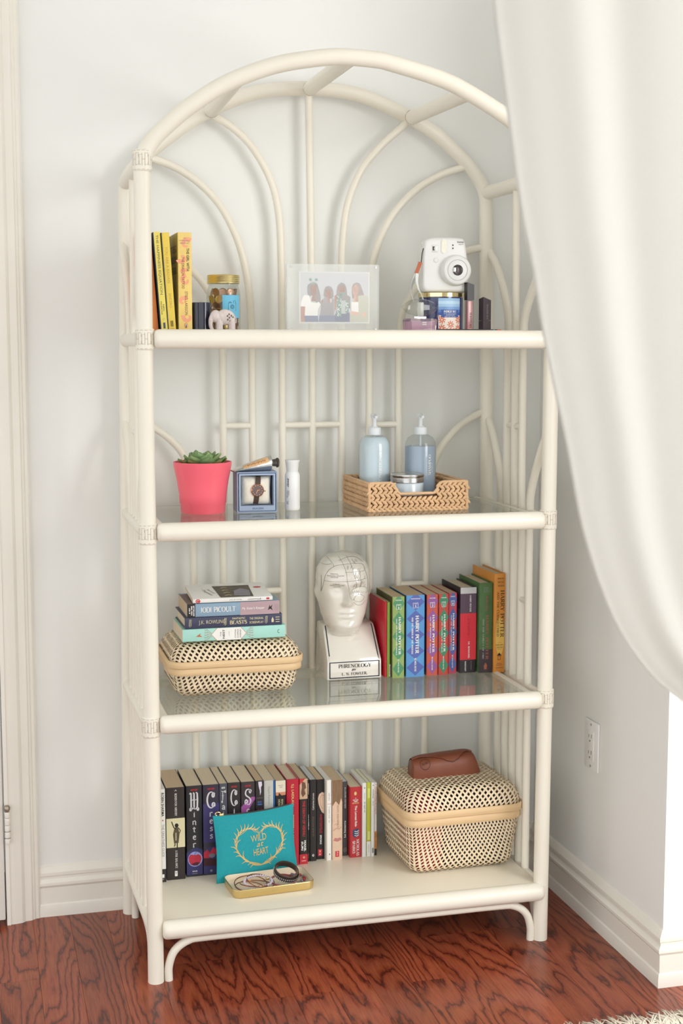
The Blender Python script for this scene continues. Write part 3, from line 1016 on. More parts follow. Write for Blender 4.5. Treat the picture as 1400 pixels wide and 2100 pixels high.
# 15 black cover with an ear
t, h, d, l = s4('paperback_book', 'black paperback with a pale ear and red lettering on its spine', .4095, .4288, .262, .190, .106, cov('#251f1f'), PG_TAN)
EAR = mat('pale skin print', '#e0bfa6', .5, var=.12, scale=90)
d.poly([(t / 2, .158), (.004, .160), (-.003, .155), (-.0055, .145), (-.004, .132), (.000, .120), (.004, .112), (t / 2, .108)], EAR)
d.line([(t / 2, .152), (.003, .153), (-.0015, .145), (.000, .130), (.005, .120)], .0014, mat('ear crease print', '#b98f77', .5), 2)
vtext(d, 'WESTERFELD', .0015, .062, .108, .0058, INK_R)
vtext(d, 'SPECIALS', .001, .036, .058, .0040, INK_W, bold=.02)
d.rect(-.0055, .004, .008, .024, INK_R, 2)
d.text('M', -.001, .019, .004, .0035, INK_W, rot=-90)
d.text('e', -.001, .012, .003, .0030, INK_W, rot=-90)
d.done()
# 16 white
t, h, d, l = s4('paperback_book', 'plain white paperback with a red line, left of the face cover', .4295, .4432, .251, .1905, .116, cov('#ecebe7'), PG_WHITE)
d.rect(-t / 2, -t / 2 + .0026, 0, h, mat('tan edge print', '#c6ab8c', .6), 1)
d.rect(-.003, t / 2, .1335, .1343, INK_R, 2)
marks(d, .001, .140, .160, .0026, INK_GREY, 4)
marks(d, .001, .090, .128, .0024, INK_GREY, 5)
d.ell(.002, .014, .0012, .0018, INK_K, 2, 8)
d.done()
# 17 face
t, h, d, l = s4('paperback_book', "paperback with close-up of a person's face on its spine", .4440, .4690, .249, .190, .117, EAR, PG_TAN)
HAIR = mat('hair print', '#86684f', .5, var=.35, scale=50, stretch=(8, 8, 1))
d.poly([(-t / 2, h), (t / 2, h), (t / 2, .134), (.009, .146), (.004, .130), (-.004, .140), (-t / 2, .128)], HAIR)
d.line([(-.010, .070), (-.003, .075), (.004, .073), (.009, .078)], .0014, mat('lip print', '#b77f6c', .5), 2)
d.poly([(-.010, .046), (0, .043), (.011, .048), (.006, .053), (.0, .051), (-.006, .053)], mat('lip red print', '#c4817a', .5), 2)
d.line([(-.008, .082), (-.005, .086), (.002, .084)], .0015, mat('nose print', '#c59a80', .5), 2)
vtext(d, 'SCOTT WESTERFELD', .001, .076, .130, .0042, HAIR)
d.rect(-.005, .004, .007, .021, INK_R, 3)
d.text('M', -.0005, .0175, .004, .0035, INK_W, rot=-90, layer=4)
d.text('e', -.0005, .0115, .003, .0030, INK_W, rot=-90, layer=4)
d.done()
# 18
t, h, d, l = s4('paperback_book', 'dark grey paperback with white lettering right of face cover', .4740, .4868, .270, .1775, .098, cov('#4a4a4d'), page_mat('cool pages', '#cfd0d3'))
vtext(d, 'GÉRARD BESSETTE', .000, .114, .164, .0040, INK_W, up=True)
vtext(d, 'La bagarre', .000, .044, .084, .0052, INK_W, bold=.02, up=True)
d.ell(.000, .014, .0042, .0052, INK_GREY, 1, 16)
d.ell(.000, .014, .0030, .0038, BLK, 2, 14)
d.ell(.000, .014, .0016, .0020, INK_GREY, 3, 10)
d.done()
# 19
t, h, d, l = s4('paperback_book', 'short chunky red paperback with white lettering and small flag badge', .4878, .5155, .253, .1685, .106, cov('#b8333a', .35), PG_CREAM)
d.ell(-.001, .153, .003, .0045, INK_GOLD, 1, 12)
d.text('#1', -.0005, .1415, .003, .003, INK_W)
d.text('NEW YORK', -.0005, .1375, .013, .0024, INK_W, bold=.03)
d.text('TIMES', -.0005, .1340, .009, .0024, INK_W, bold=.03)
d.text('BESTSELLER', -.0005, .1302, .016, .0026, INK_GOLD, bold=.03)
vtext(d, 'The Longest Ride', -.0005, .074, .124, .0066, INK_W, bold=.02)
d.poly([(-.007, .066), (.006, .070), (.008, .052), (-.003, .047), (-.008, .054)], mat('flag blue', '#33496f', .5), 1)
for k in range(3):
    d.line([(-.003, .063 - k * .005), (.002, .061 - k * .005), (.007, .064 - k * .005)], .0016, INK_W, 2)
vtext(d, 'NICHOLAS', .0048, .004, .044, .0068, INK_W, serif=True)
vtext(d, 'SPARKS', -.0048, .010, .040, .0068, INK_W, serif=True)
d.done()
# 20-23 thin ones beside the basket
t, h, d, l = s4('paperback_book', 'thin white paperback directly right of the chunky red paperback', .5166, .5268, .251, .1770, .113, cov('#e9e8e5'), PG_WHITE)
d.ell(.0005, .165, .0016, .0018, INK_GREY, 1, 10)
marks(d, .0005, .138, .154, .0028, mat('pale blue ink', '#a9b9c6', .6), 6)
marks(d, .0005, .104, .132, .0032, mat('slate blue ink', '#6f8494', .6), 7)
d.done()
t, h, d, l = s4('paperback_book', 'thin yellow-green paperback with white foot beside large basket', .5274, .5374, .252, .1770, .112, cov('#bcc23f'), PG_WHITE)
d.rect(-t / 2, t / 2, 0, .036, cov('#e9e8e5'))
d.rect(-t / 2, t / 2, .036, .0368, INK_R, 2)
d.rect(-.0025, .0030, .140, .163, mat('pale lime print', '#d6dd83', .5), 2)
d.rect(-.0025, .0030, .040, .060, mat('pale lime print', '#d6dd83', .5), 2)
marks(d, .0005, .010, .028, .0022, INK_GREY, 8)
d.done()
t, h, d, l = s4('paperback_book', 'thin white paperback between yellow-green spine and orange-footed spine', .5380, .5460, .250, .1765, .112, cov('#e6e5e3'), PG_WHITE)
vtext(d, 'Antigone', .0003, .139, .161, .0030, INK_K, up=True, bold=.02)
marks(d, .0003, .122, .135, .0022, INK_GREY, 9)
d.ell(.0006, .170, .0016, .0014, INK_GREY, 1, 8)
d.rect(-.002, .002, .008, .020, INK_GREY)
d.done()
t, h, d, l = s4('paperback_book', 'thinnest white paperback with orange and black spine foot, touching basket', .5466, .5526, .254, .1745, .110, cov('#e3dedb'), PG_WHITE)
d.rect(-t / 2, t / 2, .016, .058, mat('orange print', '#d0873a', .5), 1)
d.rect(-t / 2, t / 2, 0, .016, BLK, 1)
vtext(d, 'La Farce de Maître Pathelin', 0, .100, .165, .0034, INK_R, up=True)
d.ell(.0004, .170, .0010, .0010, INK_R, 1, 8)
marks(d, 0, .020, .054, .0024, mat('brown ink', '#7d4c1e', .5), 10)
d.done()

# ------------------------------------------------------------------ woven bamboo baskets
M_BAMBOO = mat('split bamboo', '#f0dcbc', .5, var=.12, scale=45)
M_BAND = mat('bamboo band', '#e6c598', .42, var=.12, scale=10, stretch=(2, 2, 40))


def fold_map(hx, hy, re, rc, prof, bulge=0.0):
    """Flat weave (a, b) folded over a rounded-rectangle tray. prof(s) -> (outset, drop) for the distance s past the flat."""
    ix, iy = hx - re, hy - re

    def f(a, b):
        da, db = max(abs(a) - ix, 0), max(abs(b) - iy, 0)
        s = max(da, db)
        bz = bulge * max(0, 1 - (a / hx) ** 2) * max(0, 1 - (b / hy) ** 2)
        if s <= 0:
            return Vector((a, b, bz))
        o, z = prof(s)
        X, Y = ix + o, iy + o
        rr = min(rc, o * 1.0 + .004)
        if da >= db and not (abs(b) / (iy + s) >= 1):
            fr = b / (iy + s)
            swap = False
        else:
            fr = a / (ix + s)
            swap = True
        if abs(a) / (ix + s) < abs(b) / (iy + s):
            fr, swap = a / (ix + s), True
        else:
            fr, swap = b / (iy + s), False
        E = (X if swap else Y)
        q = abs(fr) * (E - rr + rr * PI / 4)
        if q < E - rr:
            p1, p2 = q, (Y if swap else X)
        else:
            an = (q - (E - rr)) / rr
            p1 = E - rr + rr * math.sin(an)
            p2 = (Y if swap else X) - rr + rr * math.cos(an)
        p1 = math.copysign(p1, fr)
        if swap:
            return Vector((p1, math.copysign(p2, b), bz - z))
        return Vector((math.copysign(p2, a), p1, bz - z))
    return f, ix, iy


def weave(parent, name, fm, Ax, Ay, pitch, wd, M, off=.0007):
    mb = MB()
    n = int((Ax + Ay) / pitch) + 1
    for dirn in (1, -1):
        for i in range(-n, n + 1):
            c = (i + .5) * pitch
            pts = []
            # points on a + dirn*b = c at every crossing and halfway between
            for j in range(-2 * n, 2 * n + 1):
                e = (j / 2 + .5) * pitch
                a, b = (c + e) / 2, (c - e) / 2 * dirn
                if abs(a) <= Ax + 1e-9 and abs(b) <= Ay + 1e-9:
                    s = 0
                    if j % 2 == 0:
                        s = 1 if ((i + j // 2) % 2 == 0) == (dirn > 0) else -1
                    pts.append((a, b, s))
            if len(pts) < 2:
                continue
            pa, pb = .7071 * wd / 2, .7071 * wd / 2 * dirn
            vs = []
            for a, b, s in pts:
                p0 = fm(a, b)
                n_ = (fm(a + .0008, b) - p0).cross(fm(a, b + .0008) - p0)
                if n_.length < 1e-12:
                    n_ = Vector((0, 0, 1))
                n_.normalize()
                for k in (1, -1):
                    q = fm(max(-Ax, min(Ax, a + k * pa)), max(-Ay, min(Ay, b + k * pb))) + n_ * (off * s)
                    vs.append(M @ q)
            mb.add(vs, [(2 * k, 2 * k + 1, 2 * k + 3, 2 * k + 2) for k in range(len(pts) - 1)])
    o = mb.build(name, M_BAMBOO, parent, smooth=False, fix=False)
    o['kind'] = 'stuff'
    return o


def basket(label, loc, hx, hy, hb, hl, yaw, pitch, wd, base_in, rim_h, sag=0.0):
    b = thing('bamboo_basket', label, 'basket', loc, (0, 0, yaw))
    re, rc = .028, .034

    def pb(s):          # body: base edge, then slightly flaring side
        ql = re * PI / 2
        if s < ql:
            an = s / re
            return re * math.sin(an), re * (1 - math.cos(an))
        k = s - ql
        return re + k * base_in / (hb - re), re + k
    fm, ix, iy = fold_map(hx - base_in, hy - base_in, re, rc, pb)
    S_ = re * PI / 2 + (hb - re)
    weave(b, 'woven_body', fm, ix + S_, iy + S_, pitch, wd, Matrix.Scale(-1, 4, (0, 0, 1)) @ Matrix.Translation((0, 0, -.0012)))

    rl = .036

    def pl(s):
        ql = rl * PI / 2
        if s < ql:
            an = s / rl
            return rl * math.sin(an), rl * (1 - math.cos(an))
        return rl + .001 * (s - ql) / .02, rl + s - ql
    fl, jx, jy = fold_map(hx - .001, hy - .001, rl, rc, pl, bulge=.007 + sag)
    S2 = rl * PI / 2 + max(.002, hl - rl)
    lid_top = hb + hl + .004
    lid = weave(b, 'woven_lid', fl, jx + S2, jy + S2, pitch, wd, Matrix.Translation((0, 0, lid_top)))
    # rim bands
    for z0, z1, e, nm in ((hb - rim_h * .95, hb + .001, .0, 'body_band'), (hb + .002, hb + .002 + rim_h, .0026, 'lid_band')):
        o = rrect(hx + .002 + e, hy + .002 + e, rc + .002, 7)
        i = rrect(hx - .0012 + e, hy - .0012 + e, rc - .001, 7)
        mb = MB()
        mb.loft([[(x, y, z0) for x, y in i], [(x, y, z0) for x, y in o], [(x, y, z0 + .0005) for x, y in rrect(hx + .0026 + e, hy + .0026 + e, rc + .0026, 7)],
                 [(x, y, z1 - .0005) for x, y in rrect(hx + .0026 + e, hy + .0026 + e, rc + .0026, 7)], [(x, y, z1) for x, y in o], [(x, y, z1) for x, y in i], [(x, y, z0) for x, y in i]], False, False)
        mb.build(nm, M_BAND, b, angle=60)
    return b


basket('large square woven bamboo basket with domed lid on bottom shelf', (.711, .206, Z4), .1395, .116, .1335, .058, R(2), .0150, .0047, .013, .0165)
# what shows through the weave
tag(MB().rbox(.604, .668, .110, .27, Z4 + .004, .285, .014, 3).build('red_pouch', mat('red cloth', '#a8182a', .8, var=.2, bump=.3, bscale=300)),
    'red cloth bundle showing through front corner of large basket', 'pouch')
tag(MB().rbox(.675, .818, .115, .295, Z4 + .004, .292, .012, 3).build('dark_filler', mat('dark brown filler', '#31251d', .7, var=.3)),  # added dark filler, raised near the lid so the weave holes look dark
    'dark brown filler added inside large basket to darken its weave holes', 'box')

# sunglasses case
M_LEATHER = mat('brown leather', '#7f4631', .42, var=.12, scale=60, bump=.15, bscale=500)
sc = thing('sunglasses_case', 'brown leather sunglasses case with flap lying on large basket lid', 'case', (.7000, .205, .3312), (R(2), R(-1.0), R(1.5)))
SCL = .082


def case_pt(s, q, lift=0.0):
    """s -1..1 along the case, q 0 (front bottom edge) .. 1 (back bottom edge) over the top."""
    e = abs(s) ** 6
    hz = (.0455 + .003 * s) * (1 - .12 * e)
    hy = .030 * (1 - .35 * e)
    an = PI * q
    c_, s_ = math.cos(an), math.sin(an)
    y = -hy * math.copysign(abs(c_) ** .62, c_)
    z = hz * abs(s_) ** .72
    x = s * SCL - .016 * max(0, s) ** 2 * (z / .05) + .003 * max(0, -s) ** 2 * (z / .05)
    l = Vector((0, -c_, s_)) * lift
    return (x + l.x, y + l.y, z + l.z)


mb = MB()
ss = [-1, -.985, -.96, -.9, -.8, -.6, -.3, 0, .3, .6, .8, .9, .96, .985, 1]
mb.loft([[case_pt(s, k / 24) for k in range(25)] for s in ss])
case_body = mb.build('body', M_LEATHER, sc, angle=60)


def flap_edge(x):
    pts = [(-1, .50), (-.7, .50), (-.45, .47), (-.2, .36), (.0, .255), (.14, .225), (.3, .27), (.45, .36), (.6, .46), (.75, .50), (1, .50)]
    for (a, u), (b_, v) in zip(pts, pts[1:]):
        if a <= x <= b_:
            f = (x - a) / (b_ - a)
            f = f * f * (3 - 2 * f)
            return u + (v - u) * f
    return .5


mb = MB()
cols = [-1 + 2 * k / 40 for k in range(41)]
rows = []
for lift in (.0004, .0030):
    rows.append([[case_pt(x * .992, flap_edge(x) + (.97 - flap_edge(x)) * j / 12, lift) for j in range(13)] for x in cols])
for rw in rows:
    mb.grid(rw)
mb.grid([[rows[0][i][0], rows[1][i][0]] for i in range(41)])
mb.build('flap', M_LEATHER, sc, angle=60)
d = Dec(case_body, lambda u, v, l: case_pt(u, v, .0003 + l))
M_STAMP = mat('stamped leather', '#4b2619', .6)
d.line([(x, y) for x, y in arc(-.68, .26, .145, .135, 0, 360, 28)], .016, M_STAMP)
d.text('Ray·Ban', -.68, .26, .20, .10, M_STAMP, rot=14, shear=.3)
d.line([(x, flap_edge(x) - .012) for x in [-1 + 2 * k / 50 for k in range(4, 47)]], .011, M_STAMP)
d.line(arc(.10, .40, .05, .06, 100, 330, 10), .008, M_STAMP, name='print')
d.done()

# teal zip pouch
M_TEAL = mat('teal canvas', '#1f9aa4', .8, var=.10, scale=220, bump=.25, bscale=700)
M_FOIL = mat('gold foil print', '#d9b877', .45, metal=.15, var=.1)
zp = thing('zip_pouch', 'teal canvas zip pouch with gold antler heart leaning on books', 'pouch', (.2555, .1855, Z4 + .0015), (R(-6), R(-1.2), R(8)))
PW_, PH_ = .192, .148


def pouch_pt(u, v, side, lift=0.0):
    """u -1..1 across, v 0..1 up."""
    x = u * PW_ / 2 * (1 - .045 * math.sin(PI * v) - .01 * v)
    z = v * PH_ * (1 - .0) + .012 * (u * u - .35) * (v - .5) * (1 if v > .5 else -.25)
    th = .011 * (max(0, 1 - u ** 4) ** .6) * (max(0, 1 - abs(2 * v - 1) ** 3.2) ** .7) + .0012
    return (x, side * (th + lift), max(z, 0.0))


mb = MB()
NU, NV = 28, 20
for sd in (-1, 1):
    mb.grid([[pouch_pt(-1 + 2 * i / NU, j / NV, sd) for j in range(NV + 1)] for i in range(NU + 1)])
for i0, i1, ax in ((0, NU, 0), (0, NU, 1)):
    mb.grid([[pouch_pt(-1 + 2 * i / NU, ax, -1), pouch_pt(-1 + 2 * i / NU, ax, 1)] for i in range(NU + 1)])
for uu in (-1, 1):
    mb.grid([[pouch_pt(uu, j / NV, -1), pouch_pt(uu, j / NV, 1)] for j in range(NV + 1)])
pouch_body = mb.build('body', M_TEAL, zp, angle=60)
zm = MB().tube([pouch_pt(u / 10, 1.0, 0) for u in range(-9, 10)], .0017, 8).xform(Matrix.Translation((0, 0, .0012)))
zm = zm.build('zipper', mat('dark zip', '#3b3a3c', .6), zp)
zpl = MB().tube([(-.083 + .006 * math.cos(a), .0, PH_ + .0065 + .0035 * math.sin(a)) for a in [2 * PI * k / 14 for k in range(14)]], .0014, 8, closed=True)
zpl.rbox(-.080, -.070, -.0022, .0022, PH_ + .0008, PH_ + .0058, .001)
zpl.build('zipper_pull', mat('gold metal', '#e0c48a', .25, metal=1.0), zm)
d = Dec(pouch_body, lambda u, v, l: pouch_pt(u / (PW_ / 2), v / PH_, -1, l + .0002), .0002)


def branch(p0, p1, p2, w, m=None):
    pts = [(p.x, p.y) for p in cat_rom([(*p0, 0), (*p1, 0), (*p2, 0)], 4)]
    d.line(pts, lambda t: w * (1 - .8 * t) + .0003, M_FOIL)


HC = .006
heart = [(0, -.050), (-.022, -.040), (-.043, -.018), (-.050, .008), (-.042, .030), (-.024, .041), (-.008, .036), (0, .026)]
for sx in (-1, 1):
    hp = [(p.x, p.y) for p in cat_rom([(x * sx, y, 0) for x, y in heart], 6)]
    hp = [(x * 1.16 + HC, y * .93 + .076) for x, y in hp]
    for o_, w_ in ((0, .0026), (.0030, .0016), (-.0028, .0015)):
        d.line([(x + o_ * math.cos(k * .5), y + o_ * math.sin(k * .4)) for k, (x, y) in enumerate(hp)], lambda t, w_=w_: w_ * (1.05 - .75 * t), M_FOIL)
    rg = random.Random(5 + sx)
    for k in range(3, len(hp) - 6, 2):
        (x, y), (x2, y2) = hp[k], hp[k + 1]
        tx, ty = x2 - x, y2 - y
        L_ = math.hypot(tx, ty) or 1
        tx, ty = tx / L_, ty / L_
        sd = rg.choice((1, 1, 1, -1)) * (1 if sx < 0 else -1)
        ln = rg.uniform(.008, .015)
        nx, ny = -ty * sd * -1, tx * sd * -1
        branch((x, y), (x + tx * ln * .6 + nx * ln * .35, y + ty * ln * .6 + ny * ln * .35), (x + tx * ln * .9 + nx * ln * .9, y + ty * ln * .9 + ny * ln * .9), .0026)
d.text('WILD', HC - .002, .0915, .038, .0150, M_FOIL, rot=3, bold=.0)
d.text('at', HC + .001, .0760, .018, .0095, M_FOIL, rot=5, shear=.35)
d.text('HEART', HC + .002, .0600, .036, .0145, M_FOIL, rot=3)
d.done()

# gold tray with bracelets
M_GOLD = mat('brushed gold', '#dfc589', .28, metal=1.0, var=.06)
M_ENAM = mat('cream enamel', '#f0dfc6', .35)
tr = thing('trinket_tray', 'small gold rimmed trinket tray with cream inside on bottom shelf', 'tray', (.2690, .1265, Z4), (0, 0, R(5)))
TX, TY, TH = .0920, .0500, .0195
mb = MB()
prof = [(-.006, 0.0), (-.002, .002), (-.0005, .006), (0, TH - .001), (-.0006, TH), (-.0016, TH)]
mb.loft([[(x, y, z) for x, y in rrect(TX + o, TY + o, .018 + o, 8)] for o, z in prof], True, False)
mb.build('outer_shell', M_GOLD, tr, angle=30)
mb = MB()
prof = [(-.0016, TH), (-.0022, TH - .002), (-.003, .006), (-.008, .0035)]
mb.loft([[(x, y, z) for x, y in rrect(TX + o, TY + o, .018 + o, 8)] for o, z in prof], False, True)
mb.build('inner_enamel', M_ENAM, tr, angle=30)
M_COPPER = mat('copper wire', '#a8694a', .25, metal=1.0)
M_DKMET = mat('dark metal', '#5b534e', .35, metal=.8)
M_CRYST = mat('lilac crystal', '#cfc4d6', .08, var=.25, scale=400, coat=.8)
M_STEEL = mat('bright stones', '#d8d4d6', .12, metal=.8)
M_RBEAD = mat('red bead', '#a31f30', .25)
M_PINK = mat('rosy cord', '#9a5a5e', .5, var=.2)
Tm = tr.matrix_basis if False else Matrix.Translation(tr.location) @ tr.rotation_euler.to_matrix().to_4x4()


def ringpts(r, c, tilt, yaw, n=36, ell=1.0):
    M_ = Tm @ Matrix.Translation(c) @ Matrix.Rotation(R(yaw), 4, 'Z') @ Matrix.Rotation(R(tilt), 4, 'X')
    return [M_ @ Vector((r * math.cos(2 * PI * k / n), r * ell * math.sin(2 * PI * k / n), 0)) for k in range(n)]


for k, (c, r_, ti, ya, lab) in enumerate((((-.040, .004, .0105), .036, 9, 10, 'thin copper bangle lying widest at left end of trinket tray'),
                                          ((-.032, -.002, .0125), .033, -10, -30, 'thin copper bangle crossing under the crystal bracelet in tray'),
                                          ((-.018, .002, .0150), .031, 13, 50, 'thin copper bangle tilted highest in middle of trinket tray'),
                                          ((-.046, -.006, .0085), .031, 5, 90, 'thin copper bangle lying lowest in trinket tray'))):
    tag(MB().tube(ringpts(r_, c, ti, ya), .0011, 8, closed=True).build('bangle', M_COPPER), lab, 'bracelet', 'copper bangles in the tray')
cb = thing('bead_bracelet', 'lilac crystal bead bracelet lying across copper bangles in tray', 'bracelet', Tm @ Vector((-.026, -.008, .0065)))
mb = MB()
for p in ringpts(.0310, (-.026, -.006, .0180), 9, 5, 34, .78):
    q = p - cb.location
    mb.add([q + Vector(v) * .0034 for v in ((1, 0, 0), (-1, 0, 0), (0, 1, 0), (0, -1, 0), (0, 0, 1), (0, 0, -1))],
           [(0, 2, 4), (2, 1, 4), (1, 3, 4), (3, 0, 4), (2, 0, 5), (1, 2, 5), (3, 1, 5), (0, 3, 5)])
o = mb.build('beads', M_CRYST, cb, smooth=False)
o['kind'] = 'stuff'
MB().rbox(.018, .026, .006, .011, .0105, .0165, .0015).build('clasp', M_GOLD, cb)


def band(name, label, r, wd, c, ti, ya, m, studs=None):
    t = thing(name, label, 'bracelet', Tm @ Vector((c[0], c[1], .004)), group=None)
    M_ = Tm @ Matrix.Translation(c) @ Matrix.Rotation(R(ya), 4, 'Z') @ Matrix.Rotation(R(ti), 4, 'X')
    loops = []
    for k in range(40):
        a = 2 * PI * k / 40
        loops.append([(M_ @ Vector((rr * math.cos(a), rr * math.sin(a), z))) - t.location for rr, z in
                      ((r, -wd / 2), (r + .0012, -wd / 2 + .0008), (r + .0012, wd / 2 - .0008), (r, wd / 2), (r - .0008, wd / 2), (r - .0008, -wd / 2))])
    loops.append(loops[0])
    MB().loft(loops, False, False).build('band', m, t)
    if studs:
        sm = MB()
        for k in range(40):
            a = 2 * PI * (k + .5) / 40
            for zz in studs:
                q = (M_ @ Vector(((r + .0012) * math.cos(a), (r + .0012) * math.sin(a), zz))) - t.location
                sm.add([q + Vector(v) * .0017 for v in ((1, 0, 0), (-1, 0, 0), (0, 1, 0), (0, -1, 0), (0, 0, 1), (0, 0, -1))],
                       [(0, 2, 4), (2, 1, 4), (1, 3, 4), (3, 0, 4), (2, 0, 5), (1, 2, 5), (3, 1, 5), (0, 3, 5)])
        o = sm.build('studs', M_STEEL, t, smooth=False)
        o['kind'] = 'stuff'
    return t


band('studded_bangle', 'dark bangle with rows of bright studs leaning in trinket tray', .0275, .0085, (.040, -.001, .0270), 23, 20, M_DKMET, (.0022, -.0022))
band('leather_bangle', 'plain dark brown bangle nested inside the studded one', .0262, .0130, (.0405, .0016, .0300), 23, 20, mat('dark brown band', '#6a5b52', .35, metal=.6))
band('cord_bracelet', 'rosy pink cord bracelet under the studded bangle in tray', .0270, .0050, (.030, -.008, .0135), 6, 0, M_PINK)
rb = thing('bead_bracelet', 'red and grey bead bracelet at right end of trinket tray', 'bracelet', Tm @ Vector((.070, .008, .004)))
rgb = random.Random(3)
for k in range(9):
    a = R(-70 + 28 * k)
    p = (Tm @ Vector((.066 + .017 * math.cos(a), .006 + .021 * math.sin(a), .0095))) - rb.location
    if k == 6:
        MB().capsule(p + Vector((-.004, .002, .001)), p + Vector((.007, -.006, -.001)), .0036, 12, .5).build('grey_bead', mat('grey bead', '#77727a', .3), rb)
    else:
        MB().lathe([(.0006, -.0034), (.0026, -.0024), (.0036, 0), (.0026, .0024), (.0006, .0034)], 12, p).build('bead', M_RBEAD if k % 3 else mat('grey bead', '#77727a', .3), rb)
MB().tube(ringpts(.019, (.066, .006, .0095), 0, 0, 24, 1.1), .0006, 6, closed=True).xform(Matrix.Translation(-rb.location)).build('cord', M_DKMET, rb)

# ------------------------------------------------------------------ third shelf: low basket and its stack of books
basket('low woven bamboo basket with lid under the stack of books', (.2065, .2480, Z3), .1440, .1105, .066, .046, R(0), .0150, .0047, .009, .0145)
tag(MB().rbox(.095, .318, .158, .338, Z3 + .004, Z3 + .090, .018, 3).build('scarf', mat('mottled scarf', '#6f5a48', .9, var=.7, scale=45, bump=.4, bscale=90)),
    'mottled brown scarf showing through weave of low basket', 'scarf')

G3S = 'books stacked flat on the low basket'


def lying(name, label, xl, xr, y, z, t, d_, cover, pages, hard=False, yaw=0):
    b, sp, lf, rt = book(name, label, t - .0004, xr - xl, d_, cover, pages, (xr, y, z + t / 2), (0, -PI / 2, R(yaw)), hard, G3S)
    L_ = xr - xl
    # spine coordinates: u to the right along the shelf from the book's middle, v up
    s2 = Dec(b, lambda u, v, l: (v, -l, L_ / 2 - u))
    top = Dec(b, lambda u, v, l: (t / 2 + l, v, L_ / 2 - u))
    return b, L_, s2, top


z = .6815
MINT = cov('#a9dcd0', .45)
b, L_, d, tp = lying('paperback_book', 'mint green paperback with white spine label, bottom of stack', .0890, .3140, .150, z, .0275, .140, MINT, PG_CREAM, yaw=.4)
WHT = mat('white print', '#f1efea', .5)
ORG = mat('coral ink', '#c7714e', .5)
d.poly([(-.050, 0), (-.038, -.0133), (.014, -.0133), (.026, 0), (.014, .0133), (-.038, .0133)], WHT, 1)
d.line([(-.038, -.0133), (-.050, 0), (-.038, .0133)], .0009, ORG)
d.line([(.014, -.0133), (.026, 0), (.014, .0133)], .0009, ORG)
for sx, x0 in ((-1, -.050), (1, .026)):
    for k in range(5):
        yy = -.010 + k * .005
        d.line([(x0, yy * .3), (x0 + sx * .008, yy), (x0 + sx * .016, yy * 1.15)], .0006, ORG)
        d.line([(x0 + sx * .006, yy * .8), (x0 + sx * .010, yy + .003)], .0006, INK_GREY)
        d.line([(x0 + sx * .010, yy), (x0 + sx * .015, yy - .002)], .0006, INK_GREY)
d.poly([(-.084, -.003), (-.078, .001), (-.073, .004), (-.075, .0), (-.070, -.004), (-.077, -.0035)], ORG, 2)
d.text('THE', -.030, .0, .010, .0026, INK_K, rot=90)
d.text('NEST', -.0235, .0, .020, .0046, INK_K, rot=90, bold=.02)
d.text('a novel', -.012, .0, .010, .0022, INK_GREY, rot=90)
for k, w_ in enumerate(('CYNTHIA', "D'APRIX", 'SWEENEY')):
    d.text(w_, .002 + .0055 * k, 0, .019, .0030, INK_K, rot=90)
d.line(arc(.098, .0, .0028, .0036, 60, 300, 10), .0009, INK_K)
d.done()
z += .0275
b, L_, d, tp = lying('hardback_book', 'navy hardback with gold spine lettering in stack', .0945, .3065, .151, z, .0252, .138, cov('#3d4059', .4), PG_CREAM, True, yaw=.2)
SILV = mat('pale gold ink', '#d6cba4', .4, var=.08)
d.text('J.K. ROWLING', -.047, 0, .058, .0105, SILV, bold=-.005)
for x in (-.094, -.018, .072):
    for k in (-1, 0, 1):
        d.line([(x + k * .0024 - .001, -.0085 + abs(k) * .002), (x + k * .0018, .0085)], .0007, SILV)
d.text('FANTASTIC', .011, .0062, .028, .0042, SILV, bold=.02)
d.text('BEASTS', .010, -.0022, .038, .0088, SILV, serif=True, bold=.3)
d.text('THE ORIGINAL', .050, .0045, .031, .0050, SILV, bold=.01)
d.text('SCREENPLAY', .050, -.0042, .031, .0050, SILV, bold=.01)
d.rect(.083, .088, -.006, .001, SILV)
d.poly([(.0835, .001), (.0875, .001), (.0855, .006)], SILV)
for k in range(3):
    d.rect(.092, .101, -.006 + k * .005, -.0045 + k * .005, SILV)
d.done()
z += .0252
b, L_, d, tp = lying('paperback_book', 'blue and mauve paperback with serif spine lettering in stack', .1000, .3010, .150, z, .0290, .138, cov('#8aa5bb', .45), PG_TAN, yaw=-.3)
d.rect(.0145, .1005, -.0143, .0143, mat('mauve print', '#b69ba1', .45, var=.06))
d.rect(-.1005, -.083, -.0143, .0143, INK_K)
for k, w_ in enumerate(('#1 NEW', 'YORK TIMES', 'BESTSELLER')):
    d.text(w_, -.0955 + .0045 * k, 0, (.013, .021, .023)[k], .0030, INK_W, rot=90, bold=.03)
d.text('JODI PICOULT', -.034, .0005, .076, .0120, INK_W, serif=True)
d.text("My Sister's Keeper", .043, -.0005, .050, .0070, INK_W, shear=.25)
d.poly([(.075, -.006), (.079, .006), (.080, .001), (.085, .006), (.083, -.001), (.086, -.007), (.080, -.003)], INK_K, 2)
for k in range(3):
    d.line([(.091 + k * .003, -.008), (.091 + k * .003, .007)], .0007, INK_GREY)
tp.rect(-.1, -.082, .0, .127, mat('brown cover print', '#7a6258', .5), 1)
tp.done()
d.done()
z += .0290
b, L_, d, tp = lying('paperback_book', 'thin white paperback with dark painting on cover, top of stack', .1130, .2860, .150, z, .0095, .128, cov('#eceae6', .4), PG_CREAM, yaw=-.6)
b.parent.rotation_euler = (Matrix.Rotation(R(4.5), 3, 'X') @ b.parent.rotation_euler.to_matrix()).to_euler()
b.parent.location.z += .0006
d.ell(-.076, 0, .0052, .0042, INK_R, 1)
d.line(arc(-.076, 0, .003, .0022, 0, 300, 8), .0006, INK_W)
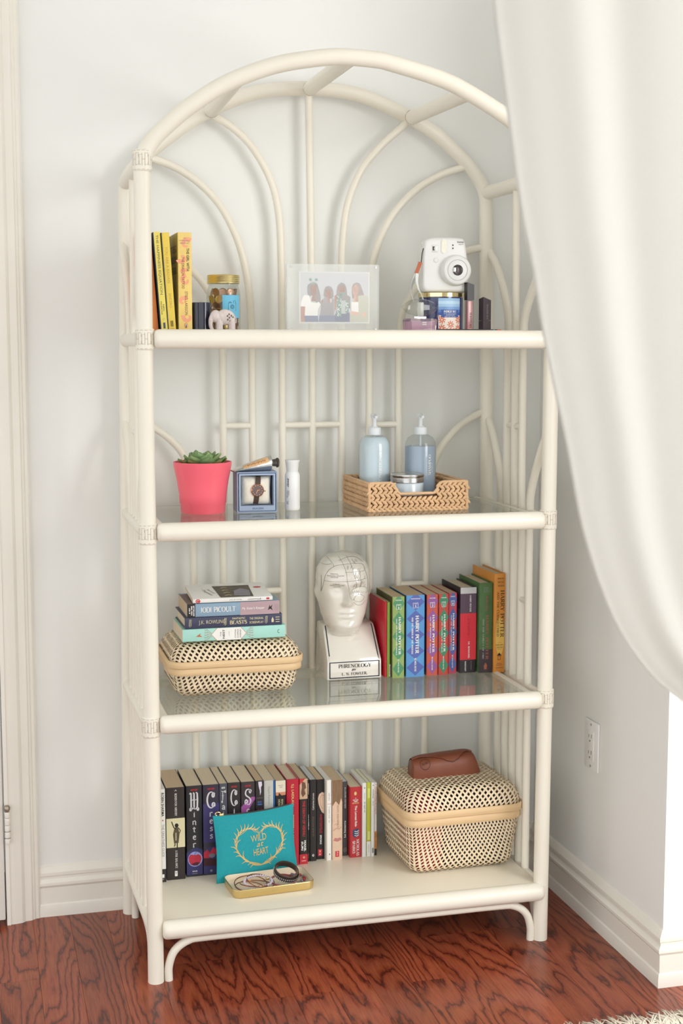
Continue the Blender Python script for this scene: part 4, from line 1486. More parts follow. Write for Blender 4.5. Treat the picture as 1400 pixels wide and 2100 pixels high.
d.text('Maupassant', .045, 0, .026, .0034, INK_K, rot=180)
d.text('Boule de Suif', .005, 0, .026, .0028, INK_GREY, rot=180)
d.text('1', .060, 0, .002, .003, INK_GREY, rot=180)
d.ell(.076, 0, .004, .0022, INK_R, 1, 12)
d.done()
PAINT = mat('dark oil painting print', '#5d5446', .5, var=.65, scale=55)
tp.poly([(-.026, .006), (.046, .006), (.052, .106), (-.030, .106)], PAINT)
for k in range(4):
    tp.line([(-.014, .020 + k * .022), (-.006, .026 + k * .022), (.0, .022 + k * .022)], .004, mat('lamplight print', '#c9b187', .5, var=.3, scale=100), 2)
tp.poly([(.006, .020), (.040, .012), (.046, .060), (.030, .080), (.012, .060)], mat('grey figure print', '#8c8a94', .5, var=.4, scale=70), 2)
tp.text('Maupassant', -.048, .050, .050, .010, INK_GREY, rot=-75)
tp.text('Boule de Suif', -.038, .060, .040, .006, INK_GREY, rot=-75)
tp.ell(.068, .085, .009, .006, INK_R)
tp.done()

# ------------------------------------------------------------------ phrenology bust
M_CER = mat('glazed white ceramic', '#e9e4da', .10, var=.02, scale=20, coat=.6)
M_BLUE = mat('navy glaze line', '#2c3140', .15)
M_INKL = mat('fine glaze line', '#6d675f', .3)
ph = thing('phrenology_bust', 'white ceramic phrenology head bust with lettered plinth', 'bust', (.4945, .2400, Z3))
HW, HD = .0645, .112
side = [(0, 0), (0, .004), (-.0005, .0405), (.008, .052), (.030, .082), (.050, .108), (.058, .1145), (.068, .117), (HD - .004, .117), (HD, .112), (HD, 0)]
mb = MB()
ins = lambda z: .0035 * max(0, (z - .03) / .09)
for fx in (-1, -.985, -.95, .95, .985, 1):
    e = {1: .004, .985: .0015, .95: 0}[abs(fx)]
    loop = []
    for y, zz in side:
        loop.append((fx * (HW - ins(zz)), min(max(y, e * .7), HD - e * .7) if y < .02 or y > .1 else y + e * .3, max(0.0, zz - (e * .8 if zz > .05 else 0))))
    mb.loft([loop], False, False) if False else None
    if fx == -1:
        loops = []
    loops.append(loop)
mb.loft(loops)
plinth = mb.build('plinth', M_CER, ph, angle=35)
HX, HY, HZ = -.0115, .060, .105           # middle of the head over the plinth; chin height


def lerp_tab(tab, t):
    for (a, u), (b_, v) in zip(tab, tab[1:]):
        if a <= t <= b_:
            f = (t - a) / (b_ - a)
            f = f * f * (3 - 2 * f) * .35 + f * .65
            return u + (v - u) * f
    return tab[-1][1]


HH = .182
T_W = [(-.25, .041), (-.10, .039), (-.02, .036), (.03, .038), (.10, .0445), (.22, .0520), (.36, .0570), (.50, .0605), (.64, .0622), (.76, .0606), (.86, .0530), (.93, .0415), (.975, .026), (1, .004)]
T_F = [(-.25, .004), (-.12, .008), (-.04, .036), (.02, .0485), (.08, .0515), (.20, .0505), (.36, .0510), (.50, .0525), (.62, .0565), (.72, .0570), (.80, .0545), (.88, .0460), (.94, .0350), (.98, .021), (1, .004)]
T_B = [(-.25, .040), (-.05, .040), (.10, .043), (.30, .052), (.50, .0600), (.66, .0625), (.78, .0600), (.87, .0510), (.94, .0370), (.98, .021), (1, .004)]


def G(x, c, s):
    return math.exp(-((x - c) / s) ** 2)


def feat(x, t):
    """How far the face stands out (towards the viewer) at x, height t."""
    f = 0.0
    f += .0035 * G(t, .635, .035) * G(abs(x), .020, .018)                      # brow
    f -= .0085 * G(t, .545, .048) * G(abs(x), .0235, .0125)                    # eye sockets
    f += .0058 * G(t, .538, .030) * G(abs(x), .0238, .0085)                    # closed eyes
    ramp = min(1, max(0, (.64 - t) / .25))
    if t > .36:
        f += (.004 + .0135 * ramp) * G(x, 0, .0052 + .0022 * ramp) * (1 if t < .60 else G(t, .60, .05))
    else:
        f += .0175 * G(x, 0, .0076) * G(t, .36, .026)
    f += .0050 * G(abs(x), .0085, .0048) * G(t, .375, .022)                     # nostrils
    f += .0042 * G(x, 0, .0150) * G(t, .255, .022) + .0040 * G(x, 0, .0130) * G(t, .200, .022)   # lips
    f -= .0022 * G(x, 0, .015) * G(t, .229, .010)
    f -= .0015 * G(x, 0, .013) * G(t, .150, .020)
    f += .0040 * G(x, 0, .0150) * G(t, .075, .045)                              # chin
    f += .0030 * G(abs(x), .034, .014) * G(t, .42, .09)                         # cheeks
    return f


def head_pt(a, t):
    """a angle round the head, -90 degrees is the face."""
    w, fr, bk = lerp_tab(T_W, t), lerp_tab(T_F, t), lerp_tab(T_B, t)
    c_, s_ = math.cos(a), math.sin(a)
    e = 2 / 2.35
    x = w * math.copysign(abs(c_) ** e, c_)
    y = (bk if s_ > 0 else fr) * math.copysign(abs(s_) ** e, s_)
    if s_ < 0:
        y -= feat(x, t) * min(1, abs(s_) * 1.6)
    ear = G(t, .47, .085) * G(a % (2 * PI), R(4 if c_ > 0 else 176), .20) * .0065
    x += math.copysign(ear, c_)
    return Vector((x, y, t * HH))


MH = Matrix.Translation((HX, HY, HZ)) @ Matrix.Rotation(R(-3), 4, 'Z')
mb = MB()
NT, NA = 92, 96
mb.loft([[MH @ head_pt(2 * PI * j / NA, -.25 + 1.25 * i / NT) for j in range(NA)] for i in range(NT + 1)])
head_o = mb.build('head', M_CER, ph, angle=80)


def face_map(x, zz, l):
    t = zz / HH
    w, fr = lerp_tab(T_W, t), lerp_tab(T_F, t)
    q = min(.999, abs(x) / w)
    y = -fr * (1 - q ** 2.35) ** (1 / 2.35)
    y -= feat(x, t) * min(1, abs(y / fr) ** 1.17 * 1.6)
    n = Vector((x / w ** 2, y / fr ** 2, max(0, t - .6) * 30)).normalized()
    return tuple(MH @ (Vector((x, y, zz)) + n * (l + .00025)))


d = Dec(head_o, face_map, .00015)


def cr(px, py):
    """crop pixels of the drawing noted from the photo -> face coordinates"""
    return (min(.056, max(-.056, (px - 540) * .0001925)), (1010 - py) * .0001905 + .004)


def fl(*pts, w=.00055):
    P = [cr(*p) for p in pts]
    P2 = [(p.x, p.y) for p in cat_rom([(x, y, 0) for x, y in P], 5)]
    P2 = [(x, min(y, HH * .965)) for x, y in P2]
    d.line(P2, w, M_INKL, name='glaze_line')


fl((225, 545), (262, 480), (275, 400), (292, 330), (330, 270), (400, 225), (500, 208), (620, 202), (720, 212), (752, 250), (770, 320), (795, 400), (800, 520))
fl((275, 405), (400, 408), (520, 406), (640, 402), (780, 385))
fl((510, 300), (640, 296), (755, 294))
fl((455, 120), (490, 200), (520, 300), (530, 400), (548, 500), (560, 590), (600, 640), (622, 622))
fl((545, 115), (585, 210), (605, 300), (630, 400), (650, 480))
fl((690, 300), (695, 400), (700, 480))
fl((330, 130), (375, 200), (385, 235))
fl((190, 340), (215, 460), (235, 530))
fl((230, 210), (300, 215), (360, 205))
fl((450, 165), (560, 130), (660, 135), (740, 190))
fl((560, 560), (590, 520), (650, 490), (720, 482), (780, 505), (805, 560))
fl((612, 630), (640, 590), (690, 575), (745, 600), (735, 640), (690, 662), (640, 655), (612, 630))
fl((610, 660), (660, 700), (720, 700), (765, 660))
for k in range(8):
    x = 585 + k * 27
    fl((x, 545 - 4 * k + k * k), (x + 10, 575 - abs(k - 3) * 4))
    fl((x + 12, 530 - 3 * k + k * k), (x + 18, 560 - abs(k - 3) * 3))
rgl = random.Random(2)
for k in range(26):
    x, y = rgl.uniform(540, 770), rgl.uniform(215, 470)
    fl((x, y), (x - 10, y + 16), (x - 18, y + 34), w=.0005)
for k in range(6):
    x, y = rgl.uniform(590, 660), rgl.uniform(135, 185)
    fl((x, y), (x + 6, y + 16), (x + 16, y + 26), w=.0005)
for s_, x, y, w_ in (('MENTAL', 385, 318, 90), ('REASONING REFLECTIVE', 400, 340, 190), ('FACULTIES', 385, 358, 80), ('LITERARY', 405, 438, 80), ('OBSERVING, KNOWING', 415, 455, 165), ('FACULTIES', 415, 475, 80)):
    c = cr(x, y)
    d.text(s_, c[0], c[1], w_ * .00019, .0024, M_INKL)
d.done()
# plinth lettering and blue lines
d = Dec(plinth, lambda u, v, l: (u, -l - .0006, v))
d.rect(-.0590, .0590, .0020, .0044, M_BLUE, name='glaze_band')
d.rect(-.0590, .0590, .0380, .0400, M_BLUE, name='glaze_band')
for sx in (-1, 1):
    d.rect(sx * .0580 - .0012, sx * .0580 + .0012, .0020, .040, M_BLUE, 2, name='glaze_band')
d.text('PHRENOLOGY', 0.001, .0300, .078, .0092, INK_K, serif=True)
d.text('BY', -.001, .0206, .0125, .0046, INK_K, serif=True, bold=.5, shear=.3)
d.text('L. N. FOWLER.', .0, .0115, .060, .0066, INK_K, serif=True)
d.done()


def chest(v):
    for (y0, z0), (y1, z1) in zip(side[2:7], side[3:8]):
        if z0 <= v <= z1:
            return y0 + (y1 - y0) * (v - z0) / (z1 - z0)
    return side[7][0]


d = Dec(plinth, lambda u, v, l: (u, chest(v) - l * .75 - .0004, v + l * .65 + .0003))
for sx in (-1, 1):
    d.line([(sx * (.0580 - ins(v_)), v_) for v_ in (.0405, .052, .067, .082, .095, .108, .1140)], .0024, M_BLUE, name='glaze_band')
d.done()
d = Dec(plinth, lambda u, v, l: (-HW + ins(v) * 1.02 - l - .0004, u, v))
d.line([(.030, .012), (.030, .070), (.045, .085), (.075, .080), (.085, .05), (.080, .012), (.030, .012)], .0007, M_INKL, name='glaze_line')
for k in range(6):
    d.line([(.038, .022 + k * .008), (.055, .0225 + k * .008), (.075, .022 + k * .008)], .0006, M_INKL, name='glaze_line')
d.done()

# ------------------------------------------------------------------ wizard novels row
G3 = 'novels standing beside the bust'


def s3(name, label, x0, x1, y, h, d_, cover, pages=PG_TAN, hard=False):
    t = x1 - x0 - .0006
    b, sp, lf, rt = book(name, label, t, h, d_, cover, pages, ((x0 + x1) / 2, y, Z3), hard=hard, group=G3)
    return t, h, sp, lf


t, h, d, l = s3('thin_book', 'thin glossy red book between bust and thin green book', .5635, .5690, .232, .176, .128, cov('#b81c2c', .22), PG_CREAM)
d.done()
t, h, d, l = s3('thin_book', 'thin lime green book squeezed beside thin red book', .5695, .5775, .232, .174, .128, cov('#8fb04a', .4), PG_CREAM)
d.rect(.0012, t / 2, .002, .030, INK_W)
marks(d, .0025, .006, .026, .0016, INK_R, 11)
d.done()


def diamonds(d, t, h, m, n=5, off=0.0):
    st = h / n
    for k in range(n + 1):
        c = h - st * (k + .42) + off
        if c + st / 2 > h + .001:
            pts = [(-t / 2 * (1 - 2 * (h - c) / st) * 0 - t / 2 * .98, c), (0, c - st / 2), (t / 2 * .98, c), (t / 2 * .25, h), (-t / 2 * .25, h)]
            d.poly(pts, m)
        elif c - st / 2 < 0:
            if c > 0:
                d.poly([(-t / 2 * .98, c), (-t * .1, 0), (t * .1, 0), (t / 2 * .98, c), (0, c + st / 2)], m)
        else:
            d.poly([(-t / 2 * .98, c), (0, c - st / 2), (t / 2 * .98, c), (0, c + st / 2)], m)


for x0, x1, y, hh, bg_, dm, num, sub, lab, side_c in (
        (.5782, .6070, .219, .1880, '#93ab66', '#549368', '6', 'AND THE HALF-BLOOD PRINCE', 'green diamond patterned novel marked 6, beside thin green book', '#4c4a2c'),
        (.6110, .6555, .220, .1895, '#5d9ad4', '#5869b2', '5', 'AND THE ORDER OF THE PHOENIX', 'thick blue diamond patterned novel marked 5', '#2e3f63'),
        (.6610, .6885, .223, .1885, '#c65a4a', '#93589c', '3', 'AND THE PRISONER OF AZKABAN', 'red and purple diamond patterned novel marked 3', '#38253a'),
        (.6900, .7140, .223, .1885, '#ba4a42', '#3f8462', '2', 'AND THE CHAMBER OF SECRETS', 'red and green diamond patterned novel marked 2', '#c58a55'),
        (.7165, .7375, .232, .1885, '#b9475b', '#4c62a4', '1', "AND THE SORCERER'S STONE", 'slim red and blue diamond patterned novel marked 1', '#7a4a58')):
    t, h, d, l = s3('fantasy_novel', lab, x0, x1, y, hh, .136 if y < .23 else .128, cov(bg_, .4), PG_TAN)
    diamonds(d, t, h, mat('diamond ' + dm, dm, .42, var=.08, scale=70))
    l.rect(.004, .13, .001, h - .001, cov(side_c))
    l.done()
    q = min(1, t / .030)
    d.text('ROWLING', 0, h - .008, t * .50, .0026, INK_W, bold=.02)
    for pts in ([(-.006, -.006), (.006, -.0055)], [(.006, -.006), (.0055, .006)], [(.006, .006), (-.006, .0055)], [(-.006, .006), (-.0055, -.006)]):
        d.line([(x * q, h - .0235 + y_) for x, y_ in pts], .0007, INK_W)
    d.text('YEAR', 0, h - .0200, .007 * q, .0018, INK_W, bold=.02)
    d.text(num, 0, h - .0252, .0034 * q, .0048, INK_W, serif=False, bold=.02)
    vtext(d, 'HARRY POTTER', t * .09, h * .285, h * .750, t * .21, INK_W, serif=True, bold=.5)
    vtext(d, sub, -t * .17, h * .28, h * .735, t * .10, INK_W, serif=True, bold=.4)
    vtext(d, 'SCHOLASTIC', 0, .012, .044, t * .11, INK_W, serif=True, bold=.4)
    d.done()
# adult-style hardback in bands of colour
t, h, d, l = s3('hardback_book', 'hardback banded silver, plum, red and black on spine', .7440, .7835, .229, .2005, .134, cov('#332c33', .35), PG_CREAM, True)
d.rect(-t / 2, t / 2, h - .0145, h, mat('silver band print', '#c9c9cb', .3, var=.1))
d.rect(-t / 2, t / 2, .140, h - .0145, mat('plum band print', '#5b4658', .4))
d.rect(-t / 2, t / 2, .0305, .140, mat('red band print', '#d92f3e', .35))
vtext(d, 'HARRY POTTER', .005, .143, .182, .0042, INK_W, serif=True, bold=.3)
vtext(d, 'Deathly', .001, .085, .128, .0080, mat('deep red ink', '#b3202f', .4), shear=.3)
vtext(d, 'J.K. ROWLING', .002, .034, .074, .0042, INK_W, serif=True, bold=.2)
vtext(d, 'RAINCOAST', -.006, .004, .027, .0034, INK_W, bold=.02)
vtext(d, 'BLOOMSBURY', .008, .006, .027, .0026, INK_GREY)
d.done()
l.rect(.002, .12, .002, .150, mat('dark cover print', '#54545e', .4, var=.5, scale=60))
l.done()
# green
t, h, d, l = s3('hardback_book', 'mottled green hardback with faded red lettering beside orange book', .7865, .8200, .219, .2110, .140, mat('mottled green cover', '#4d6d40', .45, var=.35, scale=45), PG_CREAM, True)
d.rect(-t / 2, t / 2, 0, .055, mat('dusk purple print', '#41363c', .45, var=.3, scale=60))
RUST = mat('rust ink', '#a5614f', .45)
for pts in ([(-.006, -.006), (.006, -.0055)], [(.006, -.006), (.0055, .006)], [(.006, .006), (-.006, .0055)], [(-.006, .006), (-.0055, -.006)]):
    d.line([(x * .7, h - .016 + y_ * .9) for x, y_ in pts], .0007, INK_GREY)
d.text('4', 0, h - .016, .003, .005, INK_GREY)
vtext(d, 'HARRY POTTER', .0035, .030, .135, .0070, RUST, serif=True, bold=.2)
vtext(d, 'ROWLING', .002, .145, .180, .0050, RUST, serif=True)
vtext(d, 'AND THE GOBLET OF FIRE', -.006, .032, .128, .0040, mat('dull silver ink', '#a8ada4', .45), serif=True, bold=.2)
d.poly([(-.003, .008), (.003, .008), (.004, .018), (0, .024), (-.004, .016)], RUST, 2)
d.done()
# orange
t, h, d, l = s3('hardback_book', 'tall orange hardback with black lettering, rightmost on third shelf', .8215, .8490, .214, .2320, .148, mat('amber jacket', '#dd9440', .38, var=.18, scale=14), PG_CREAM, True)
YEL = mat('gold glow print', '#e8bf62', .4, var=.15, scale=25)
d.ell(.001, .085, .011, .045, YEL, 1)
for k, w_ in enumerate(('ROWLING', 'TIFFANY', 'THORNE')):
    d.text(w_, .002, .2205 - k * .0085, .0165, .0038, INK_K, serif=True)
    if k < 2:
        d.rect(-.008, .011, .2158 - k * .0085, .2163 - k * .0085, RUST, 2)
vtext(d, 'HARRY POTTER', .0062, .082, .193, .0098, INK_K, serif=True)
vtext(d, 'AND THE CURSED CHILD', -.0045, .085, .190, .0058, INK_K, serif=True)
d.text('PARTS ONE', .0005, .0650, .018, .0030, INK_K, serif=True)
d.text('AND TWO', .0005, .0590, .015, .0030, INK_K, serif=True)
for v_ in (.070, .0545):
    d.rect(-.004, .005, v_, v_ + .0006, RUST, 2)
d.line([(-.003, .030), (-.003, .038), (.003, .038), (.003, .030), (-.003, .030)], .0012, INK_K)
d.poly([(-.006, .0395), (.006, .0395), (.003, .043), (0, .047), (-.003, .043)], INK_K, 2)
for v_, w_ in ((.020, .012), (.0165, .015), (.010, .018)):
    d.rect(-w_ / 2, w_ / 2, v_, v_ + .0016, RUST, 2)
d.done()

# ------------------------------------------------------------------ second shelf
# pink pot with succulent
pp = thing('potted_succulent', 'green rosette succulent in coral pink pot on second shelf', 'plant', (.1465, .2130, Z2))
M_CORAL = mat('coral pink plastic', '#ff6d7e', .28, var=.03, scale=8)
pr_ = [(.0465, 0), (.0480, .002), (.0492, .020), (.0505, .0215), (.0515, .040), (.0560, .070), (.0622, .100), (.0632, .1075), (.0634, .1095), (.0622, .1105), (.0606, .1095), (.0600, .105), (.056, .088)]
MB().lathe(pr_, 48).build('pot', M_CORAL, pp, angle=50)
MB().lathe([(.0585, .0985), (.03, .100), (.002, .101)], 28, cap0=False).build('soil', mat('brown soil', '#5b4231', .95, var=.5, scale=300, bump=.6, bscale=400), pp)
LEAFM = [mat('succulent green', '#86a46e', .45, var=.16, scale=60), mat('succulent light', '#97b078', .45, var=.14, scale=60), mat('succulent old', '#8b8f55', .5, var=.3, scale=70)]


def leaf(parent, az, el, ln, wd, base, m):
    mb = MB()
    secs = []
    for k in range(9):
        t_ = k / 8
        w_ = wd * (math.sin(PI * (t_ * .80 + .14)) ** .9) * (1 if t_ < .8 else 1 - (t_ - .8) * 3.6)
        w_ = max(w_, .0005)
        th = wd * .30 * (1 - t_ * .75) + .0004
        x = ln * t_
        up = .35 * ln * t_ * t_
        secs.append([(x, w_ * c, up + th * s_ + abs(c) ** 2 * wd * .25) for c, s_ in ((1, 0), (.7, .5), (0, .65), (-.7, .5), (-1, 0), (-.7, -.5), (0, -.7), (.7, -.5))])
    secs.append([(ln * 1.05, 0.0002 * math.cos(j), .35 * ln * 1.08 + .0002 * math.sin(j)) for j in range(8)])
    mb.loft(secs)
    mb.xform(Matrix.Translation(base) @ Matrix.Rotation(az, 4, 'Z') @ Matrix.Rotation(-el, 4, 'Y'))
    return mb.build('leaf', m, parent, angle=70)


rg = random.Random(21)
for ring, (n_, el, ln, wd, r0, zz) in enumerate(((8, 2, .036, .0185, .014, .1020), (7, 12, .034, .0185, .009, .1040), (6, 24, .029, .0170, .006, .1060), (5, 40, .022, .0135, .003, .1080), (3, 60, .014, .009, .001, .1100))):
    for k in range(n_):
        az = 2 * PI * (k + .5 * (ring % 2)) / n_ + rg.uniform(-.14, .14)
        leaf(pp, az, R(el + rg.uniform(-5, 5)), ln * rg.uniform(.9, 1.1), wd, (r0 * math.cos(az), r0 * math.sin(az), zz), LEAFM[2] if ring == 0 and k % 2 else LEAFM[(ring + k) % 2])
for x, y, a in ((.046, -.012, 10), (.042, .018, 60), (-.044, -.016, 190)):
    leaf(pp, R(a), R(16), .020, .009, (x * .75, y, .1035), LEAFM[2])

# watch in its gift box
M_BOX = mat('blue grey card', '#95a6c0', .5, var=.04)
M_BOXD = mat('box lining and gap shade', '#5d6a86', .55)
wx = thing('watch_box', 'open blue-grey gift box for a watch on second shelf', 'box', (.2595, .1790, Z2), (0, 0, R(-3)))
BW, BD, BH = .0435, .070, .088
mb = MB()
mb.box(-BW, BW, .0, BD, 0, .0022).box(-BW, BW, 0, BD, BH - .0022, BH).box(-BW, -BW + .0022, 0, BD, .0022, BH - .0022).box(BW - .0022, BW, 0, BD, .0022, BH - .0022).box(-BW, BW, BD - .002, BD, .0022, BH - .0022)
mb.build('outer_box', M_BOX, wx, smooth=False)
mb = MB()
i = BW - .0040
mb.box(-i, i, -.0012, BD - .004, .004, .0145).box(-i, i, -.0012, BD - .004, BH - .0075, BH - .004).box(-i, -i + .0035, -.0012, BD - .004, .0145, BH - .0075).box(i - .0035, i, -.0012, BD - .004, .0145, BH - .0075)
itray = mb.build('inner_tray', mat('blue grey tray', '#a3b4cf', .45), wx, smooth=False)
MB().box(-i + .0035, i - .0035, .045, .047, .0145, BH - .0075).build('back_lining', M_BOXD, wx, smooth=False)
for z_ in (BH - .0042, .0022):  # dark strips paint the shade in the gap between box and tray
    MB().box(-BW + .0022, BW - .0022, .0004, .0010, z_, z_ + .0018).build('gap_shade', M_BOXD, wx, smooth=False)
d = Dec(itray, lambda u, v, l: (u, -.0012 - l, v))
d.text('SKAGEN', 0.001, .0088, .024, .0042, mat('box print', '#5f7396', .5), bold=.02)
d.done()
cu = thing('watch_cushion', 'small ivory velvet cushion inside the watch box', 'cushion', (.2600, .1995, Z2 + .0145), (0, 0, R(-3)))


def pillow(hx, hy, hz, n=14):
    mb = MB()
    for sd in (-1, 1):
        rows = []
        for a in range(n + 1):
            u = -1 + 2 * a / n
            row = []
            for b_ in range(n + 1):
                v = -1 + 2 * b_ / n
                th = hy * ((1 - u ** 4) * (1 - v ** 4)) ** .5 * (1 - .18 * math.exp(-(u / .25) ** 2)) + .0006
                row.append((u * hx * (1 - .05 * (1 - v * v)) , sd * th, hz * (1 + v * (1 - .04 * (1 - u * u)))))
            rows.append(row)
        mb.grid(rows)
    return mb


pillow(.0335, .019, .0320).build('cushion_body', mat('ivory velvet', '#ece5d8', .85, var=.08, scale=80, bump=.3, bscale=250), cu, angle=80)
wa = thing('wristwatch', 'rose gold wristwatch with brown strap on the ivory cushion', 'watch', (.2600, .1795, Z2 + .048), (R(90), R(6), R(-3)))
M_ROSE = mat('rose gold', '#dba184', .22, metal=1.0)
M_STRAP = mat('brown strap', '#4d3e37', .6, var=.1, bump=.2, bscale=400)
wcase = MB().lathe([(.0128, -.004), (.0142, -.003), (.0145, .0), (.0140, .0018), (.0128, .0026), (.0124, .0018)], 36, cap1=False).build('case', M_ROSE, wa)
dial = MB().lathe([(.0126, .0004), (.0126, .0012)], 36).build('dial', mat('brown dial', '#705e59', .3, metal=.5, var=.2, scale=120), wcase)
mb = MB()
for k in range(12):
    a = R(30 * k)
    mb.lathe([(.0008, .0012), (.0007, .0019), (.0002, .0021)], 8, (.0106 * math.cos(a), .0106 * math.sin(a), 0))
o = mb.build('hour_markers', mat('crystal marker', '#f0e2d4', .15, metal=.4), wcase)
o['kind'] = 'stuff'
MB().box(-.0004, .0004, -.001, .0075, .0018, .0022).xform(Matrix.Rotation(R(165), 4, 'Z')).build('minute_hand', M_ROSE, wcase, smooth=False)
MB().box(-.0004, .0004, -.001, .0055, .0022, .0026).xform(Matrix.Rotation(R(-70), 4, 'Z')).build('hour_hand', M_ROSE, wcase, smooth=False)
MB().capsule((.0145, 0, -.0005), (.0182, 0, -.0005), .0013, 10, .4).build('crown', M_ROSE, wcase)
for sg in (1, -1):
    mb = MB()
    rows = []
    for k in range(9):
        t_ = k / 8
        y_ = sg * (.0135 + .0170 * t_)
        z_ = -.0015 - .0075 * t_ ** 2.2
        rows.append([(-.0056, y_, z_), (.0056, y_, z_), (.0056, y_, z_ - .0014), (-.0056, y_, z_ - .0014)])
    mb.loft(rows)
    mb.build('strap', M_STRAP, wa, angle=50)

# hand cream tube on the box
hc = thing('hand_cream_tube', 'silver metal hand cream tube with orange label on watch box', 'tube', (.2575, .2030, Z2 + BH), (0, 0, R(4)))
mb = MB()
secs = []
for k in range(15):
    t_ = k / 14
    ry = .021 - .006 * t_ ** 2
    rz = .0012 + .0158 * (t_ ** .85)
    x = -.049 + .086 * t_
    secs.append([(x, ry * math.cos(a), rz + rz * math.sin(a) * (1 + .0)) for a in [2 * PI * j / 28 for j in range(28)]])
secs.append([(.0392, .010 * math.cos(a), .0170 + .010 * math.sin(a)) for a in [2 * PI * j / 28 for j in range(28)]])
mb.loft(secs)
tbody = mb.build('tube_body', mat('crimped aluminium', '#cfd0d2', .22, metal=1.0, var=.08, bump=.35, bscale=60), hc, angle=50)


def tube_top(u, v, l):
    t_ = (u + .049) / .086
    ry = .021 - .006 * t_ ** 2
    rz = .0012 + .0158 * (max(0, t_) ** .85)
    a = v
    return (u, (ry + l) * math.cos(a), rz + (rz + l) * math.sin(a))


d = Dec(tbody, tube_top, .0003)
M_LAB = mat('orange paper label', '#e2b483', .55, var=.08)
for k in range(8):
    d.rect(-.030 + k * .0070, -.030 + (k + 1) * .0070, R(208), R(150), M_LAB, nu=3) if False else None
for k in range(7):
    a0, a1 = R(112 + k * 8), R(112 + (k + 1) * 8)
    d.rect(-.028, .029, a0, a1, M_LAB, nu=10, name='label')
for k in range(11):
    d.rect(-.018 + k * .0038, -.0165 + k * .0038, R(130 + (k % 3) * 4), R(152 - (k % 2) * 6), mat('label ink', '#8a5a33', .6), 2, name='lettering')
d.done()
kn = MB().xform(Matrix())
kn = MB().lathe([(.0075, 0), (.0075, .0065), (.0082, .007), (.0082, .012), (.0105, .0125), (.0108, .0150), (.0100, .0165), (.004, .017)], 10)
kn.xform(Matrix.Translation((.0385, 0, .0170)) @ Matrix.Rotation(PI / 2, 4, 'Y'))
kn.build('cap', mat('dark brown cap', '#4b423c', .45), hc, angle=25)

# white spray bottle
sb = thing('spray_bottle', 'slim white bottle with tapered cap beside the watch box', 'bottle', (.3440, .2080, Z2))
sbody = MB().lathe([(.0150, 0), (.0164, .0018), (.0166, .004), (.0166, .074), (.0162, .078), (.0140, .083), (.0130, .0845)], 36).build('bottle_body', mat('white plastic', '#f0f0f0', .28), sb)
MB().lathe([(.0128, .0845), (.0128, .088), (.0150, .104), (.0162, .1080), (.0160, .1100), (.0148, .1106), (.002, .1108)], 36, cap0=False).build('cap', mat('white cap', '#e9e9e8', .3), sb)
d = Dec(sbody, cyl_map(0, 0, .0166, 0, -100))
d.text('away', -.0115, .0610, .020, .0062, INK_K, rot=-90, bold=.01, shear=.3)
for q in range(3):
    marks(d, -.0135 + .0024 * q, .028 + .002 * q, .044, .0020, INK_GREY, 20 + q)
marks(d, -.0130, .014, .021, .0024, INK_K, 24)
marks(d, -.0098, .013, .022, .0012, INK_K, 25)
d.done()

# braided tray basket
M_HY = mat('water hyacinth', '#dbb48b', .6, var=.26, scale=26)
M_HYD = mat('dark hyacinth', '#a87c56', .7, var=.3, scale=30)
M_HYI = mat('tray core', '#5f4029', .9, var=.2)
tb = thing('braided_tray', 'braided water hyacinth tray basket with dipped front on second shelf', 'basket', (.6050, .2210, Z2))
LX, LY, LH = .1115, .1050, .062


def dip(x):
    """front wall height: scooped in the middle"""
    a = abs(x + .004)
    if a < .040:
        return .038
    if a < .056:
        f = (a - .040) / .016
        return .038 + (LH - .038) * f * f * (3 - 2 * f)
    return LH


# inner core boards behind the braids
mb = MB()
xs = [-LX + .006 + (2 * LX - .012) * k / 30 for k in range(31)]
outl = [(xs[0], .002)] + [(xs[-1], .002)] + [(x, dip(x) - .004) for x in reversed(xs)]
mb.prism(outl, -LY + .004, -LY + .0055)
mb.build('front_core', M_HYI, tb, smooth=False)
mb = MB().box(-LX + .004, -LX + .0055, -LY + .004, LY - .004, .002, LH - .004)
mb.build('side_core', M_HYI, tb, smooth=False)
mb = MB().box(LX - .0055, LX - .004, -LY + .004, LY - .004, .002, LH - .004)
mb.build('side_core', M_HYI, tb, smooth=False)
MB().box(-LX + .004, LX - .004, LY - .0055, LY - .004, .002, LH - .004).build('back_core', M_HYI, tb, smooth=False)
MB().box(-LX + .004, LX - .004, -LY + .004, LY - .004, .001, .003).build('base', M_HYD, tb, smooth=False)


def lobe(mb, c, ax, up, nrm, ln, wd, th):
    """a flattened plait leaf: pointed ellipse lying along ax"""
    c, ax, up, nrm = Vector(c), Vector(ax), Vector(up), Vector(nrm)
    loops = []
    for k, (s_, w_) in enumerate(((-1, .12), (-.7, .62), (-.25, .98), (.2, 1.0), (.65, .70), (1, .10))):
        p = c + ax * (ln / 2 * s_)
        loops.append([p + up * (wd / 2 * w_ * math.cos(a)) + nrm * (th * w_ * math.sin(a)) for a in [PI * 2 * j / 8 for j in range(8)]])
    mb.loft(loops)


rgt = random.Random(9)


